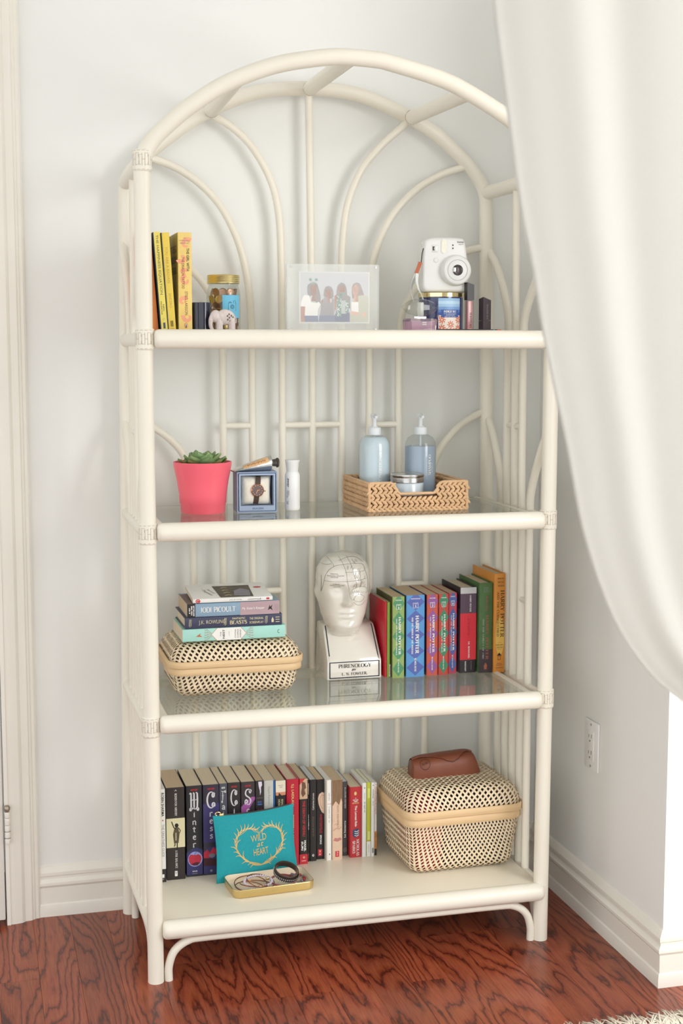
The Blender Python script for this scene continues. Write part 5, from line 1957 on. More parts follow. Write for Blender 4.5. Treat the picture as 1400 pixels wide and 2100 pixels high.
def braid_wall(o, ax, nrm, length, rows, top, step=.0118, rope=False):
    """plaited rows on one wall; o = left bottom corner seen from outside"""
    o, ax, nrm = Vector(o), Vector(ax), Vector(nrm)
    up = Vector((0, 0, 1))
    for r_ in range(rows):
        mb = MB()
        rh = LH / rows
        zc = rh * (r_ + .5)
        n_ = int(length / step)
        for k in range(n_ + 1):
            x = (k + .5 * (r_ % 2)) * step
            if x > length - .003:
                continue
            if zc + rh * .3 > top(x):
                continue
            for sg in ((1, -1) if not rope else ((1,) if r_ % 2 else (-1,))):
                if rope:
                    d_ = (ax * .62 + up * (.78 * sg)).normalized()
                    q = (up * .62 - ax * (.78 * sg)).normalized()
                    lobe(mb, o + ax * x + up * zc, d_, q, nrm, .0140 * rgt.uniform(.9, 1.08), .0072, .0046)
                    continue
                d_ = (ax * .80 + up * (.60 * sg)).normalized()
                q = (up * .80 - ax * (.60 * sg)).normalized()
                p = o + ax * (x + (step * .5 if sg < 0 else 0)) + up * (zc + sg * rh * .24) + nrm * rgt.uniform(-.0004, .0006)
                lobe(mb, p, d_, q, nrm, .0185 * rgt.uniform(.9, 1.08), .0078, .0032)
        if mb.v:
            ob = mb.build('plait_row', M_HY if rgt.random() < .7 else M_HY, tb, angle=70)
            ob['kind'] = 'stuff'


braid_wall((-LX, -LY, 0), (1, 0, 0), (0, -1, 0), 2 * LX, 4, lambda x: dip(x - LX) + .001)
braid_wall((-LX, LY, 0), (0, -1, 0), (-1, 0, 0), 2 * LY, 6, lambda x: 1, .0128, True)
braid_wall((LX, -LY, 0), (0, 1, 0), (1, 0, 0), 2 * LY, 6, lambda x: 1, .0128, True)
braid_wall((LX - .004, LY - .008, 0), (-1, 0, 0), (0, -1, 0), 2 * LX - .008, 4, lambda x: 1)
braid_wall((LX - .008, LY - .004, 0), (0, -1, 0), (-1, 0, 0), 2 * LY - .008, 6, lambda x: 1, .0128, True)
# rolled rim cord and base cord
for pts in ([(-LX, -LY, LH)] + [(x, -LY, dip(x) + .001) for x in xs] + [(LX, -LY, LH)], [(LX, -LY, LH), (LX, LY, LH)], [(LX, LY, LH), (-LX, LY, LH)], [(-LX, LY, LH), (-LX, -LY, LH)]):
    MB().tube(pts, .0031, 10).build('rim_cord', M_HY, tb)
MB().tube([(-LX, -LY, .0025), (LX, -LY, .0025), (LX, LY, .0025), (-LX, LY, .0025)], .0025, 8, closed=True).build('base_cord', M_HY, tb)
for x, y in ((-LX, -LY), (LX, -LY), (-LX, LY), (LX, LY)):
    MB().tube([(x, y, .001), (x, y, LH)], .0034, 8).build('corner_cord', M_HY, tb)

# toiletries in the tray
M_CLEAR = glassy('clear plastic', '#f4f7f8', 1.45)
M_PUMP = mat('frosted pump', '#dfe3e6', .35, spec=.4)
ZT = Z2 + .0032
for nm, lab, x, y, col, txt, full in (('pump_bottle', 'pale blue conditioner pump bottle at left in braided tray', .5415, .2450, '#dae6ee', 'CONDITIONER', .128),
                                      ('pump_bottle', 'slate blue shampoo pump bottle at right in braided tray', .6470, .2350, '#a8b5c6', 'SHAMPOO', .128)):
    bt = thing(nm, lab, 'bottle', (x, y, ZT), group='pump bottles in the braided tray')
    rb_ = .0350
    shell = [(.0330, 0), (rb_, .002), (rb_, .128), (.0335, .140), (.0280, .150), (.0190, .1555), (.0130, .157), (.0125, .160)]
    liq = col
    top = .1525 if nm and txt == 'CONDITIONER' else .131
    lq = [(r_ - .0008, max(.001, z_)) for r_, z_ in shell if z_ < top]
    lq.append((lerp_tab([(z_, r_) for r_, z_ in shell], top) - .0008, top))
    MB().lathe(lq, 40).build('liquid', mat('liquid ' + col, liq, .25, var=.03, scale=10, coat=.3), bt)
    shl = MB().lathe(shell, 40, cap1=False).build('bottle_shell', M_CLEAR, bt)
    MB().lathe([(.0142, .157), (.0146, .158), (.0146, .172), (.0135, .1735), (.0085, .1745), (.0075, .176)], 24).build('collar', M_PUMP, bt)
    pm = MB().lathe([(.0048, .174), (.0048, .190), (.0070, .1945), (.0086, .199), (.0086, .202), (.007, .2035)], 20)
    pm.tube([(0, -.002, .1995), (-.001, -.012, .1995), (-.002, -.024, .1970)], [.0050, .0044, .0032], 10)
    pm.build('pump_head', M_PUMP, bt)
    MB().lathe([(.0022, .10), (.0022, .157)], 8).build('dip_tube', M_PUMP, bt)
    d = Dec(shl, cyl_map(0, 0, rb_, 0, -97), .0002)
    if txt == 'SHAMPOO':
        d.text(txt, .0155, .060 + .030, .046, .0075, INK_W, rot=90, serif=True)
        marks(d, .0225, .072, .094, .0022, INK_W, 26)
        d.line([(.0085, .060), (.0085, .128)], .0003, INK_W)
    else:
        d.text(txt, .0080, .087, .076, .0075, INK_W, rot=90, serif=True)
    d.done()
cj = thing('cream_jar', 'round pale blue cream jar with silver lid in braided tray', 'jar', (.5990, .1810, ZT))
MB().lathe([(.0345, 0), (.0365, .002), (.0370, .006), (.0370, .052), (.0355, .0545)], 44).build('jar_body', mat('milky blue plastic', '#cdd9e2', .22, var=.02, coat=.4), cj)
lid_p = [(.0368, .0550)]
for k in range(4):
    lid_p += [(.0378, .0560 + k * .0028), (.0378, .0572 + k * .0028), (.0370, .0580 + k * .0028)]
lid_p += [(.0376, .0682), (.0376, .0725), (.0366, .0738), (.0345, .0740), (.0338, .0732), (.001, .0732)]
MB().lathe(lid_p, 44).build('lid', mat('aluminium lid', '#d4d3d2', .25, metal=1.0), cj, angle=30)

# ------------------------------------------------------------------ top shelf
G1 = 'books leaning on the top shelf'


def s1(name, label, xb, t, y, h, d_, cover, pages, lean=0.0, yaw=0.0, hard=False):
    """xb: left bottom corner of the spine; lean tips the top to the left."""
    a = R(lean)
    loc = (xb + t / 2 * math.cos(a), y, Z1 + .0003 + t / 2 * math.sin(a))
    b, sp, lf, rt = book(name, label, t - .0005, h, d_, cover, pages, loc, (0, -a, R(yaw)), hard, G1)
    return t, h, sp, lf


ORNG = cov('#ea8a45', .5)
s1('paperback_book', 'plain orange book mostly behind left post on top shelf', .0300, .0165, .134, .200, .135, ORNG, PG_CREAM, 4.0)
YLW = cov('#ecd968', .42)
t, h, d, l = s1('paperback_book', 'yellow spined book with navy cover leaning left on top shelf', .0490, .0140, .120, .2020, .140, cov('#243c4e', .4), PG_CREAM, 4.0)
d.rect(-t / 2 + .001, t / 2, 0, h, YLW)
vtext(d, 'THE HAPPINESS EQUATION', .000, .075, .196, .0056, mat('slate ink', '#50545a', .5))
vtext(d, 'NEIL', .0022, .040, .055, .0030, INK_K)
vtext(d, 'PASRICHA', -.0022, .034, .061, .0030, INK_K)
d.rect(-.0016, .0028, .006, .018, mat('slate ink', '#50545a', .5), 2)
d.line(arc(.0005, .025, .0018, .0018, 0, 300, 8), .0005, INK_GREY)
d.done()
t, h, d, l = s1('paperback_book', 'plain yellow paperback with pale lettering leaning left on top shelf', .0642, .0165, .120, .2010, .140, cov('#edcf55', .42), PG_CREAM, 3.6)
PALE = mat('pale ochre ink', '#c3a34a', .5)
d.rect(-t / 2, -t / 2 + .0012, 0, h, mat('slate ink', '#50545a', .5))
vtext(d, 'YOU ARE A BADASS', .000, .098, .172, .0052, PALE)
vtext(d, 'SINCERO', .0005, .048, .078, .0052, PALE)
d.rect(-.003, .003, .010, .022, mat('olive print', '#8f7a33', .5), 2)
d.rect(-.004, .004, .0055, .0068, PALE, 2)
d.done()
FLAME = mat('flame swirl print', '#f5d27c', .45, var=.16, scale=38)
t, h, d, l = s1('paperback_book', 'thick orange and yellow swirled paperback standing on top shelf', .0848, .0290, .118, .2020, .132, FLAME, PG_TAN, 0.0)
FL2 = mat('coral swirl print', '#f6a983', .45, var=.06, scale=60)
for cu_, cv_, rr_, a0, a1 in ((.004, .178, .011, 40, 300), (-.006, .150, .009, 200, 480), (.002, .105, .010, 90, 380), (-.005, .062, .008, 20, 300), (.005, .030, .010, 160, 420), (-.004, .122, .006, 0, 250)):
    d.line([(max(-.0138, min(.0138, x)), y) for x, y in spiral(cu_, cv_, rr_, rr_ * .3, a0, a1, 18)], lambda q: .0095 * (1 - .6 * q), FL2, 1)
d.text('#1', 0, .1905, .004, .0030, INK_GREY)
d.text('INTERNATIONAL', 0, .1852, .022, .0026, INK_GREY)
d.text('BESTSELLER', 0, .1800, .018, .0026, INK_GREY)
DK = mat('dark green ink', '#3f4a33', .5)
vtext(d, 'THE GIRL WITH', .0062, .124, .170, .0056, DK, bold=.02)
vtext(d, 'THE DRAGON TATTOO', -.0040, .088, .152, .0056, mat('brick ink', '#6b3325', .5))
vtext(d, 'STIEG LARSSON', .0020, .034, .082, .0056, mat('brick ink', '#7d4434', .5))
d.ell(.001, .0125, .0038, .0058, mat('orange badge', '#e08b3e', .5), 2)
d.ell(.001, .0125, .0022, .0044, INK_W, 3, 12)
d.poly([(-.0002, .0085), (.0022, .0085), (.0020, .014), (.0012, .0165), (.0004, .0145)], INK_K, 4)
d.done()
l.rect(.001, .131, .001, h - .001, mat('olive cover print', '#a99a45', .5, var=.3, scale=50))
for k, w_ in enumerate(('STIEG', 'LARSSON', 'THE GIRL')):
    l.text(w_, .066, .170 - k * .022, -.095, .015, mat('dark olive ink', '#5d4f26', .5), layer=2, bold=.03)
l.done()

# dark candle cup
cc = thing('candle_cup', 'small dark navy glass candle cup beside the books', 'candle', (.1345, .1300, Z1))
MB().lathe([(.0175, 0), (.0190, .001), (.0192, .008), (.0195, .060), (.0190, .0605), (.0180, .060), (.0176, .012), (.002, .011)], 36).build('cup', mat('navy glass', '#1d1d33', .10, coat=.3), cc)
MB().lathe([(.0176, .040), (.002, .041)], 28).build('wax', mat('dark wax', '#44445c', .5), cc)
MB().lathe([(.0188, .0002), (.0196, .0006), (.0197, .0075), (.0193, .0085)], 36, cap0=False, cap1=False).build('clear_foot', glassy('clear glass', '#eef3f4', 1.5), cc)

# mason jar of coins
JX, JY = .1945, .2060
ja = thing('mason_jar', 'glass mason jar of coins with gold lid and blue tag', 'jar', (JX, JY, Z1))
M_JAR = glassy('jar glass', '#f1f5f4', 1.5)
prof = [(.0300, 0), (.0345, .002), (.0358, .008), (.0362, .060), (.0360, .078), (.0345, .090), (.0318, .0970), (.0316, .100), (.0330, .1010), (.0330, .1030), (.0318, .1035)]
jglass = MB().lathe(prof, 48, cap1=False).build('glass', M_JAR, ja)
lidp = [(.0335, .1030), (.0346, .1034)] + [(.0348 - (.0008 if k % 2 else 0), .1045 + k * .0020) for k in range(8)] + [(.0345, .1200), (.0332, .1212), (.0310, .1214), (.0300, .1206), (.001, .1206)]
MB().lathe(lidp, 60).build('lid', mat('pale gold lid', '#e2d096', .30, metal=1.0, var=.08), ja, angle=30)
d = Dec(jglass, cyl_map(0, 0, .0368, 0, -78), .0004)
M_TAG = mat('sky blue paper', '#6fbcdc', .6, var=.03)
d.rect(-.0165, .0265, .030, .078, M_TAG, nu=10, name='tag')
d.line([(-.004, .046), (-.004, .061), (.014, .061), (.014, .046), (-.004, .046)], .0007, INK_K)
for q in ((.0042, .0036), (.0022, .0018)):
    d.line(arc(.005, .0535, q[0], q[0], 0, 360, 16), .0007, INK_K)
d.line([(.008, .061), (.008, .066), (.013, .066), (.013, .061)], .0007, INK_K)
d.line([(-.002, .061), (-.002, .063), (.002, .063), (.002, .061)], .0012, INK_K)
d.done()
tag(MB().lathe([(.020, .003), (.0225, .006), (.0225, .070), (.018, .082), (.006, .088)], 24, (JX, JY, Z1)).build('coin_heap', mat('mixed coins', '#a3806a', .4, metal=.7, var=.7, scale=130, bump=1.0, bscale=220)),
    'heap of coins filling the middle of the glass jar', 'coins')['kind'] = 'stuff'
M_COINC = mat('copper coin', '#b08a74', .35, metal=.8, var=.2, scale=90)
M_COING = mat('brassy coin', '#c4a768', .35, metal=.8, var=.2, scale=90)
coin_me = {}
for m_ in (M_COINC, M_COING):
    mbc = MB().lathe([(.0086, -.0008), (.0092, -.0005), (.0092, .0005), (.0086, .0008), (.0082, .0005), (.003, .0005)], 20)
    oc = mbc.build('coin', m_)
    coin_me[m_.name] = oc.data
    bpy.data.objects.remove(oc)
rgc = random.Random(4)
for row in range(6):
    for k in range(6):
        az = R(-90 - 8 + (k - 2.5) * 37 + (18 if row % 2 else 0) + rgc.uniform(-5, 5))
        m_ = M_COING if rgc.random() < .22 else M_COINC
        o = bpy.data.objects.new('coin', coin_me[m_.name])
        COL.objects.link(o)
        rr_ = .0288 if row < 5 else .0255
        o.location = (JX + rr_ * math.cos(az), JY + rr_ * math.sin(az), Z1 + .013 + row * .0142)
        o.rotation_euler = Euler((0, R(90 + rgc.uniform(-14, 18)), az + R(rgc.uniform(-14, 14))), 'XYZ')
        tag(o, 'copper coin resting against the inside of the glass jar' if m_ is M_COINC else 'brassy yellow coin resting against the inside of the glass jar', 'coin', 'coins in the glass jar')

# carved elephant
el = thing('elephant_figurine', 'small carved pinkish stone elephant in front of coin jar', 'figurine', (.1770, .1120, Z1))
M_STONE = mat('rosy soapstone', '#dfd2cf', .45, var=.14, scale=120, bump=.5, bscale=420)
bm = bmesh.new()


def blob(c, r, rot=None):
    m_ = Matrix.Translation(c) @ (rot or Matrix()) @ Matrix.Diagonal((*r, 1))
    bmesh.ops.create_uvsphere(bm, u_segments=18, v_segments=12, radius=1.0, matrix=m_)


blob((.004, 0, .0300), (.0205, .0140, .0165))
blob((-.0165, -.003, .0320), (.0115, .0110, .0130))
for x, y in ((-.009, -.007), (-.009, .007), (.0170, -.007), (.0170, .007)):
    bmesh.ops.create_cone(bm, cap_ends=True, segments=14, radius1=.0072, radius2=.0066, depth=.028, matrix=Matrix.Translation((x, y, .0142)))
me = bpy.data.meshes.new('body')
bm.to_mesh(me)
bm.free()
tr_ = MB()
tr_.v = [tuple(v.co) for v in me.vertices]
tr_.f = [tuple(p.vertices) for p in me.polygons]
bpy.data.meshes.remove(me)
tr_.tube(cat_rom([(-.0225, -.004, .034), (-.0265, -.005, .026), (-.0275, -.005, .015), (-.0250, -.005, .006), (-.0215, -.006, .004)], 4), [.0058 - .0030 * k / 16 for k in range(17)], 10)
ob = tr_.build('body', M_STONE, el, angle=70)
rm = ob.modifiers.new('fuse', 'REMESH')
rm.mode = 'VOXEL'
rm.voxel_size = .0011
rm.use_smooth_shade = True
for sg in (-1, 1):
    MB().lathe([(.002, -.0012), (.0085, -.0008), (.0098, 0), (.0085, .0008), (.002, .0012)], 18, sx=.8).xform(
        Matrix.Translation((-.0085, sg * .0118, .0310)) @ Matrix.Rotation(R(18 * sg), 4, 'Z') @ Matrix.Rotation(PI / 2, 4, 'X')).build('ear', M_STONE, el)
    MB().tube([(-.022, sg * .005 - .003, .0255), (-.0275, sg * .0065 - .003, .0235), (-.031, sg * .006 - .003, .0245)], [.0014, .0011, .0004], 8).build('tusk', M_STONE, el)
MB().tube([(.0240, 0, .033), (.0268, .0, .026), (.0262, 0, .018)], [.0012, .0010, .0014], 8).build('tail', M_STONE, el)
M_HOL = mat('carved hollow', '#6f605c', .8)
dd = Dec(ob, lambda u, v, l: (u, -.0140 * math.sqrt(max(0, 1 - ((u - .004) / .0215) ** 2 - ((v - .030) / .0175) ** 2)) - .0004 - l, v))
for x, z_ in ((.010, .036), (.015, .033), (.0105, .029), (.0155, .0265), (.0065, .0325), (.0125, .0225), (.0185, .0300), (.0070, .0250)):
    dd.ell(x, z_, .0017, .0021, M_HOL, 1, 10, name='pierced_hole')
dd.done()

# acrylic photo frame
M_ACR = bpy.data.materials.new('clear acrylic')
M_ACR.use_nodes = True
nt = M_ACR.node_tree
pB = nt.nodes['Principled BSDF']
pB.inputs['Base Color'].default_value = lin('#f4f6f3')
pB.inputs['Roughness'].default_value = .12
trn = N(nt, 'ShaderNodeBsdfTransparent')
mxs = N(nt, 'ShaderNodeMixShader')
mxs.inputs['Fac'].default_value = .23
nt.links.new(trn.outputs[0], mxs.inputs[1])
nt.links.new(pB.outputs[0], mxs.inputs[2])
nt.links.new(mxs.outputs[0], nt.nodes['Material Output'].inputs['Surface'])
fr = thing('photo_frame', 'clear acrylic block frame with photo of four friends', 'picture frame', (.4240, .1550, Z1), (0, 0, R(-2)))
FW_, FH_ = .1010, .1450
fblock = MB().rbox(-FW_, FW_, -.0005, .0085, 0, FH_, .0008, 1).build('front_block', M_ACR, fr)
MB().rbox(-FW_, FW_, .0105, .0195, 0, FH_, .0008, 1).build('back_block', M_ACR, fr)
pt = MB().box(-.0735, .0815, .0090, .0100, .0195, .1290)
pt = pt.build('photo_paper', mat('white photo border', '#f3f3f2', .4), fr, smooth=False)
d = Dec(pt, lambda u, v, l: (u + .004, .0088 - l, v + .0742), .00010)
k_ = .000200


def pc(*pts):
    return [((x - 672) * k_, (810 - y) * k_) for x, y in pts]


PP = lambda nm, c: mat('photo ' + nm, c, .45, var=.03)
d.poly(pc((300, 548), (1045, 548), (1045, 1068), (300, 1068)), PP('backdrop', '#dcdce4'), 1)
HR, SK1, SK2 = PP('hair', '#8d7f86'), PP('warm skin', '#c89c90'), PP('light skin', '#efc4b2')
NV, WH_, OL = PP('navy', '#8d93b0'), PP('white', '#fbfaf7'), PP('sage', '#cfcfc0')
# person with bobble headband
d.poly(pc((372, 700), (385, 672), (410, 655), (450, 650), (485, 668), (500, 720), (518, 790), (520, 880), (470, 860), (440, 780), (400, 800), (375, 770)), HR, 2)
d.line(pc((405, 660), (440, 645), (480, 658)), .002, PP('headband', '#a9c4ba'), 4)
for x in (408, 473):
    d.ell(*pc((x, 622))[0], .0034, .0032, PP('bobble', '#8fae9f'), 4, 12)
d.poly(pc((415, 690), (445, 672), (478, 700), (478, 750), (455, 790), (470, 850), (415, 850), (430, 790), (412, 750)), SK1, 3)
d.poly(pc((305, 850), (340, 785), (395, 790), (415, 860), (470, 870), (500, 855), (518, 880), (490, 940), (485, 1005), (345, 1005), (350, 905), (302, 905)), WH_, 5)
d.poly(pc((302, 905), (350, 905), (345, 1068), (305, 1068)), SK1, 5)
d.poly(pc((342, 1003), (488, 1003), (495, 1068), (348, 1068)), NV, 6)
# second person
d.poly(pc((552, 790), (556, 740), (570, 700), (605, 684), (640, 700), (658, 740), (662, 800), (640, 820), (575, 820)), HR, 2)
d.poly(pc((575, 740), (600, 715), (635, 740), (635, 790), (618, 815), (628, 870), (580, 870), (590, 815), (575, 780)), SK1, 3)
d.poly(pc((532, 880), (560, 800), (585, 800), (605, 870), (640, 860), (645, 800), (668, 830), (662, 960), (680, 1068), (500, 1068), (520, 950)), PP('grey dress', '#aaa6ac'), 4)
d.poly(pc((505, 1000), (675, 1000), (682, 1068), (500, 1068)), NV, 5)
d.poly(pc((525, 850), (545, 820), (540, 900), (520, 950)), SK1, 3)
# third person with spotted scarf
d.poly(pc((695, 730), (705, 680), (745, 648), (785, 662), (805, 710), (810, 780), (845, 800), (848, 930), (800, 900), (700, 880), (690, 800)), HR, 2)
d.poly(pc((718, 700), (750, 675), (785, 705), (785, 745), (765, 780), (735, 775), (716, 740)), SK1, 3)
d.poly(pc((670, 790), (700, 770), (690, 920), (670, 960)), SK1, 3)
d.poly(pc((740, 840), (800, 840), (800, 980), (740, 980)), PP('silver top', '#c9cfcd'), 4)
d.poly(pc((690, 970), (838, 965), (840, 1068), (675, 1068), (668, 1010)), NV, 3)
SC = PP('scarf', '#8aa79f')
d.poly(pc((712, 770), (742, 765), (748, 1015), (690, 1010), (695, 900)), SC, 5)
d.poly(pc((795, 840), (825, 850), (828, 960), (790, 968)), SC, 5)
d.poly(pc((730, 765), (780, 750), (782, 775), (735, 800)), SC, 5)
rgp = random.Random(8)
for k in range(26):
    x, y = rgp.uniform(700, 742), rgp.uniform(780, 1005)
    d.ell(*pc((x, y))[0], .0012, .0010, WH_, 6, 7)
for k in range(10):
    x, y = rgp.uniform(797, 822), rgp.uniform(850, 955)
    d.ell(*pc((x, y))[0], .0012, .0010, WH_, 6, 7)
# fourth person
d.poly(pc((862, 700), (880, 660), (915, 644), (955, 660), (985, 740), (1000, 790), (930, 800), (870, 820), (862, 770)), PP('brown hair', '#a58d8a'), 2)
d.poly(pc((870, 700), (905, 665), (940, 700), (940, 750), (925, 790), (940, 860), (880, 860), (890, 790), (870, 745)), SK2, 3)
d.poly(pc((858, 855), (945, 855), (940, 965), (860, 965)), WH_, 4)
d.poly(pc((935, 860), (930, 790), (1000, 780), (1045, 800), (1045, 1068), (940, 1068)), OL, 5)
d.poly(pc((845, 965), (945, 990), (945, 1068), (845, 1068)), OL, 4)
d.poly(pc((850, 950), (940, 965), (935, 1000), (850, 985)), SK2, 6)
d.poly(pc((972, 985), (1000, 958), (1025, 975), (1005, 1010), (975, 1015)), SK2, 6)
d.done()
for x in (-FW_ + .008, FW_ - .009):
    for zz in (.0065, FH_ - .0065):
        MB().lathe([(.0028, 0), (.0030, .0008), (.0026, .0014), (.001, .0015)], 16).xform(Matrix.Translation((x, -.0006, zz)) @ Matrix.Rotation(PI / 2, 4, 'X')).build('magnet', mat('satin steel', '#d5d8d6', .3, metal=.8), fblock)

# candle with gold lid
CX, CY = .6830, .2050
ca = thing('candle_jar', 'navy glass candle jar with gold lid and patterned label', 'candle', (CX, CY, Z1))
cjar = MB().lathe([(.0470, 0), (.0490, .0015), (.0495, .006), (.0495, .0775), (.048, .0785)], 56).build('jar', mat('navy candle glass', '#2b3163', .10, coat=.5), ca)
MB().lathe([(.0502, .0775), (.0510, .0785), (.0510, .0868), (.0502, .0876), (.001, .0878)], 56).build('lid', mat('polished gold lid', '#e6d6a8', .10, metal=1.0), ca, angle=30)
d = Dec(cjar, cyl_map(0, 0, .0497, 0, -84), .00025)
for k, c in enumerate(('#3f5ea6', '#5c82c2', '#7fa3d6', '#a3c6e6', '#bcd9ee', '#9cc0e2')):
    d.rect(-.0270, .0270, .0380 + k * .0062, .0380 + (k + 1) * .0062, mat('label sky %d' % k, c, .4, var=.10, scale=60), nu=10, name='label')
d.rect(-.0270, .0270, .0035, .0380, mat('label white', '#f2e6dc', .45), nu=10, name='label')
M_ORP = mat('label coral', '#dd6d44', .45)
for cx_, cv_ in ((0.001, .018), (-.019, .010), (.021, .010), (-.019, .028), (.021, .028)):
    for k in range(8):
        a = PI / 4 * k
        d.line([(max(-.026, min(.026, cx_ + .0022 * math.cos(a))), cv_ + .0022 * math.sin(a)), (max(-.026, min(.026, cx_ + .006 * math.cos(a + .25))), cv_ + .006 * math.sin(a + .25)), (max(-.026, min(.026, cx_ + .0082 * math.cos(a))), cv_ + .0082 * math.sin(a))], .0020, M_ORP)
    d.line(arc(cx_ * .98, cv_, .0030, .0030, 0, 360, 12), .0012, M_ORP)
for k in range(7):
    x = -.0235 + k * .008
    d.line(arc(x, .0035 + .0028, .003, .0026, 0, 180, 8), .0014, M_ORP)
    d.line(arc(max(-.023, min(.023, x)), .0375, .003, .0030, 180, 360, 8), .0014, M_ORP)
d.rect(-.0205, .0205, .0335, .0500, mat('label sky 0', '#3f5ea6', .4), 3, nu=8)
d.text('INDIGO SKY', 0, .0462, .030, .0052, INK_W, layer=5, serif=True, bold=.3)
d.text('SCENTED CANDLE WITH ESSENTIAL', 0, .0412, .030, .0018, INK_W, layer=5)
d.text('OILS OF LAVENDER', 0, .0384, .020, .0018, INK_W, layer=5)
d.text('NET WT 14.5 OZ', 0, .0356, .026, .0018, INK_W, layer=5)
d.done()

# instant camera on the candle
ic = thing('instant_camera', 'white instant camera standing on the candle jar lid', 'camera', (.6835, .1830, Z1 + .0880), (0, 0, R(-3)))
M_CAMW = mat('matte white plastic', '#e6e6e4', .35, var=.015)
s_ = .000159
oc = [(262, 700), (259, 560), (262, 400), (272, 280), (286, 190), (300, 140), (330, 108), (380, 88), (460, 79), (600, 74), (760, 75), (840, 84), (872, 108), (888, 160), (905, 260), (922, 400),
      (930, 560), (930, 700), (926, 770), (908, 812), (860, 829), (600, 832), (340, 830), (292, 812), (268, 770)]
oc = [((x - 595) * s_, (832 - y) * s_) for x, y in oc]
ocs = [(p.x, p.y) for p in cat_rom([(*p, 0) for p in oc + [oc[0]]], 3)][:-1]
cxm, czm = 0.0, .058


def inset(k):
    return [(cxm + (x - cxm) * k, czm + (z - czm) * k) for x, z in ocs]


mb = MB()
mb.loft([[(x, y, z) for x, z in inset(k)] for k, y in ((.86, .0440), (.94, .0430), (.985, .039), (1.0, .032), (1.0, .006), (.985, -.001), (.95, -.0055), (.90, -.0075), (.85, -.0080))])
mb.xform(Matrix.Translation((0, 0, .0)))
cbody = mb.build('body', M_CAMW, ic, angle=60)


def ci(px, py):
    return ((px - 595) * s_, (832 - py) * s_)


lx, lz = ci(735, 530)
LM = Matrix.Translation((lx, -.006, lz)) @ Matrix.Rotation(PI / 2, 4, 'X')
barrel = MB().lathe([(.0345, -.002), (.0342, .004), (.0325, .014), (.0305, .0185), (.0280, .0200), (.001, .0201)], 48).xform(LM).build('lens_barrel', M_CAMW, ic)
MB().lathe([(.0224, .0200), (.0226, .0206), (.0220, .0206), (.0219, .0200)], 44, cap0=False, cap1=False).xform(LM).build('lens_ring', mat('grey line', '#8f8f8d', .4), barrel)
MB().lathe([(.0118, .0199), (.0118, .0208), (.0106, .0212), (.0098, .0206), (.004, .0205), (.001, .0205)], 36).xform(LM).build('lens', mat('dark lens', '#3c3435', .08, coat=.8), barrel)
MB().rbox(-.0048, .0030, -.0055, .0055, .0200, .0209, .0004).xform(LM @ Matrix.Translation((0, 0, 0))).build('shutter_plate', mat('lens plate', '#5c5052', .3), barrel)
fx, fz = ci(568, 205)
for nm, hw_, hh_, y_, m_ in (('flash_bezel', .0070, .0160, -.0092, M_CAMW), ('flash', .0055, .0140, -.0100, mat('flash glass', '#f3efdf', .12, coat=.7, var=.1, scale=200))):
    MB().loft([[(fx + x, yy, fz + z) for x, z in rrect(hw_, hh_, hw_ * .95, 6)] for yy in (-.004, y_)]).build(nm, m_, ic)
vx, vz = ci(440, 235)
MB().rbox(vx - .0062, vx + .0062, -.0094, -.005, vz - .0078, vz + .0078, .0008).build('viewfinder', mat('pale window', '#d7dad6', .15), ic)
MB().rbox(vx - .0055, vx - .0008, -.0098, -.0080, vz - .0042, vz + .0046, .0004).build('viewfinder_eye', mat('dark lens', '#3c3435', .1), ic)
for py in (185, 228):
    x, z_ = ci(697, py)
    MB().lathe([(.0019, 0), (.0018, .0012), (.0008, .0014)], 14).xform(Matrix.Translation((x, -.0078, z_)) @ Matrix.Rotation(PI / 2, 4, 'X')).build('sensor', mat('dark lens', '#3c3435', .1), ic)
x, z_ = ci(455, 390)
MB().lathe([(.0058, 0), (.0058, .0010), (.0050, .0016), (.001, .0017)], 24).xform(Matrix.Translation((x, -.0078, z_)) @ Matrix.Rotation(PI / 2, 4, 'X')).build('shutter_button', mat('button white', '#dededb', .3), ic)
x, z_ = ci(690, 525)
px_, pz_ = ci(690, 525)
MB().rbox(px_ - .0040, px_ + .0030, -.0275, -.0255, pz_ - .0048, pz_ + .0048, .0008).build('selfie_mirror', mat('mirror', '#e8eceb', .05, metal=1.0), barrel)
d = Dec(cbody, lambda u, v, l: (u, -.0082 - l, v))
x, z_ = ci(808, 140)
d.text('instax', x, z_, .0155, .0046, INK_GREY, bold=.02)
x, z_ = ci(812, 172)
d.text('mini 9', x, z_, .0100, .0030, INK_GREY)
d.done()
MB().rbox(ci(300, 0)[0] - .0035, ci(300, 0)[0] + .004, .004, .018, ci(0, 210)[1], ci(0, 135)[1], .002).build('strap_lug', M_CAMW, ic)
# wrist strap
sp_ = [(*ci(318, 212), .004), (*ci(285, 235), -.002), (*ci(262, 300), -.006), (*ci(252, 370), -.008), (*ci(242, 430), -.010)]
MB().tube([(x, y, z) for x, z, y in [(a, b, c) for a, b, c in sp_]], .0010, 8).build('strap_cord', INK_K, ic)


def strap(name, pts, wd, th, m_):
    P = cat_rom(pts, 6)
    mb = MB()
    loops = []
    for i, p in enumerate(P):
        t_ = (P[min(i + 1, len(P) - 1)] - P[max(i - 1, 0)]).normalized()
        f = i / (len(P) - 1)
        s2 = Vector((math.cos(f * 1.6), math.sin(f * 1.6), 0)) if name == 'strap_ribbon' else Vector((1, 0, 0))
        s2 = (s2 - t_ * s2.dot(t_)).normalized()
        n2 = t_.cross(s2)
        loops.append([p + s2 * wd / 2 + n2 * th / 2, p - s2 * wd / 2 + n2 * th / 2, p - s2 * wd / 2 - n2 * th / 2, p + s2 * wd / 2 - n2 * th / 2])
    mb.loft(loops)
    return mb.build(name, m_, ic, angle=50)


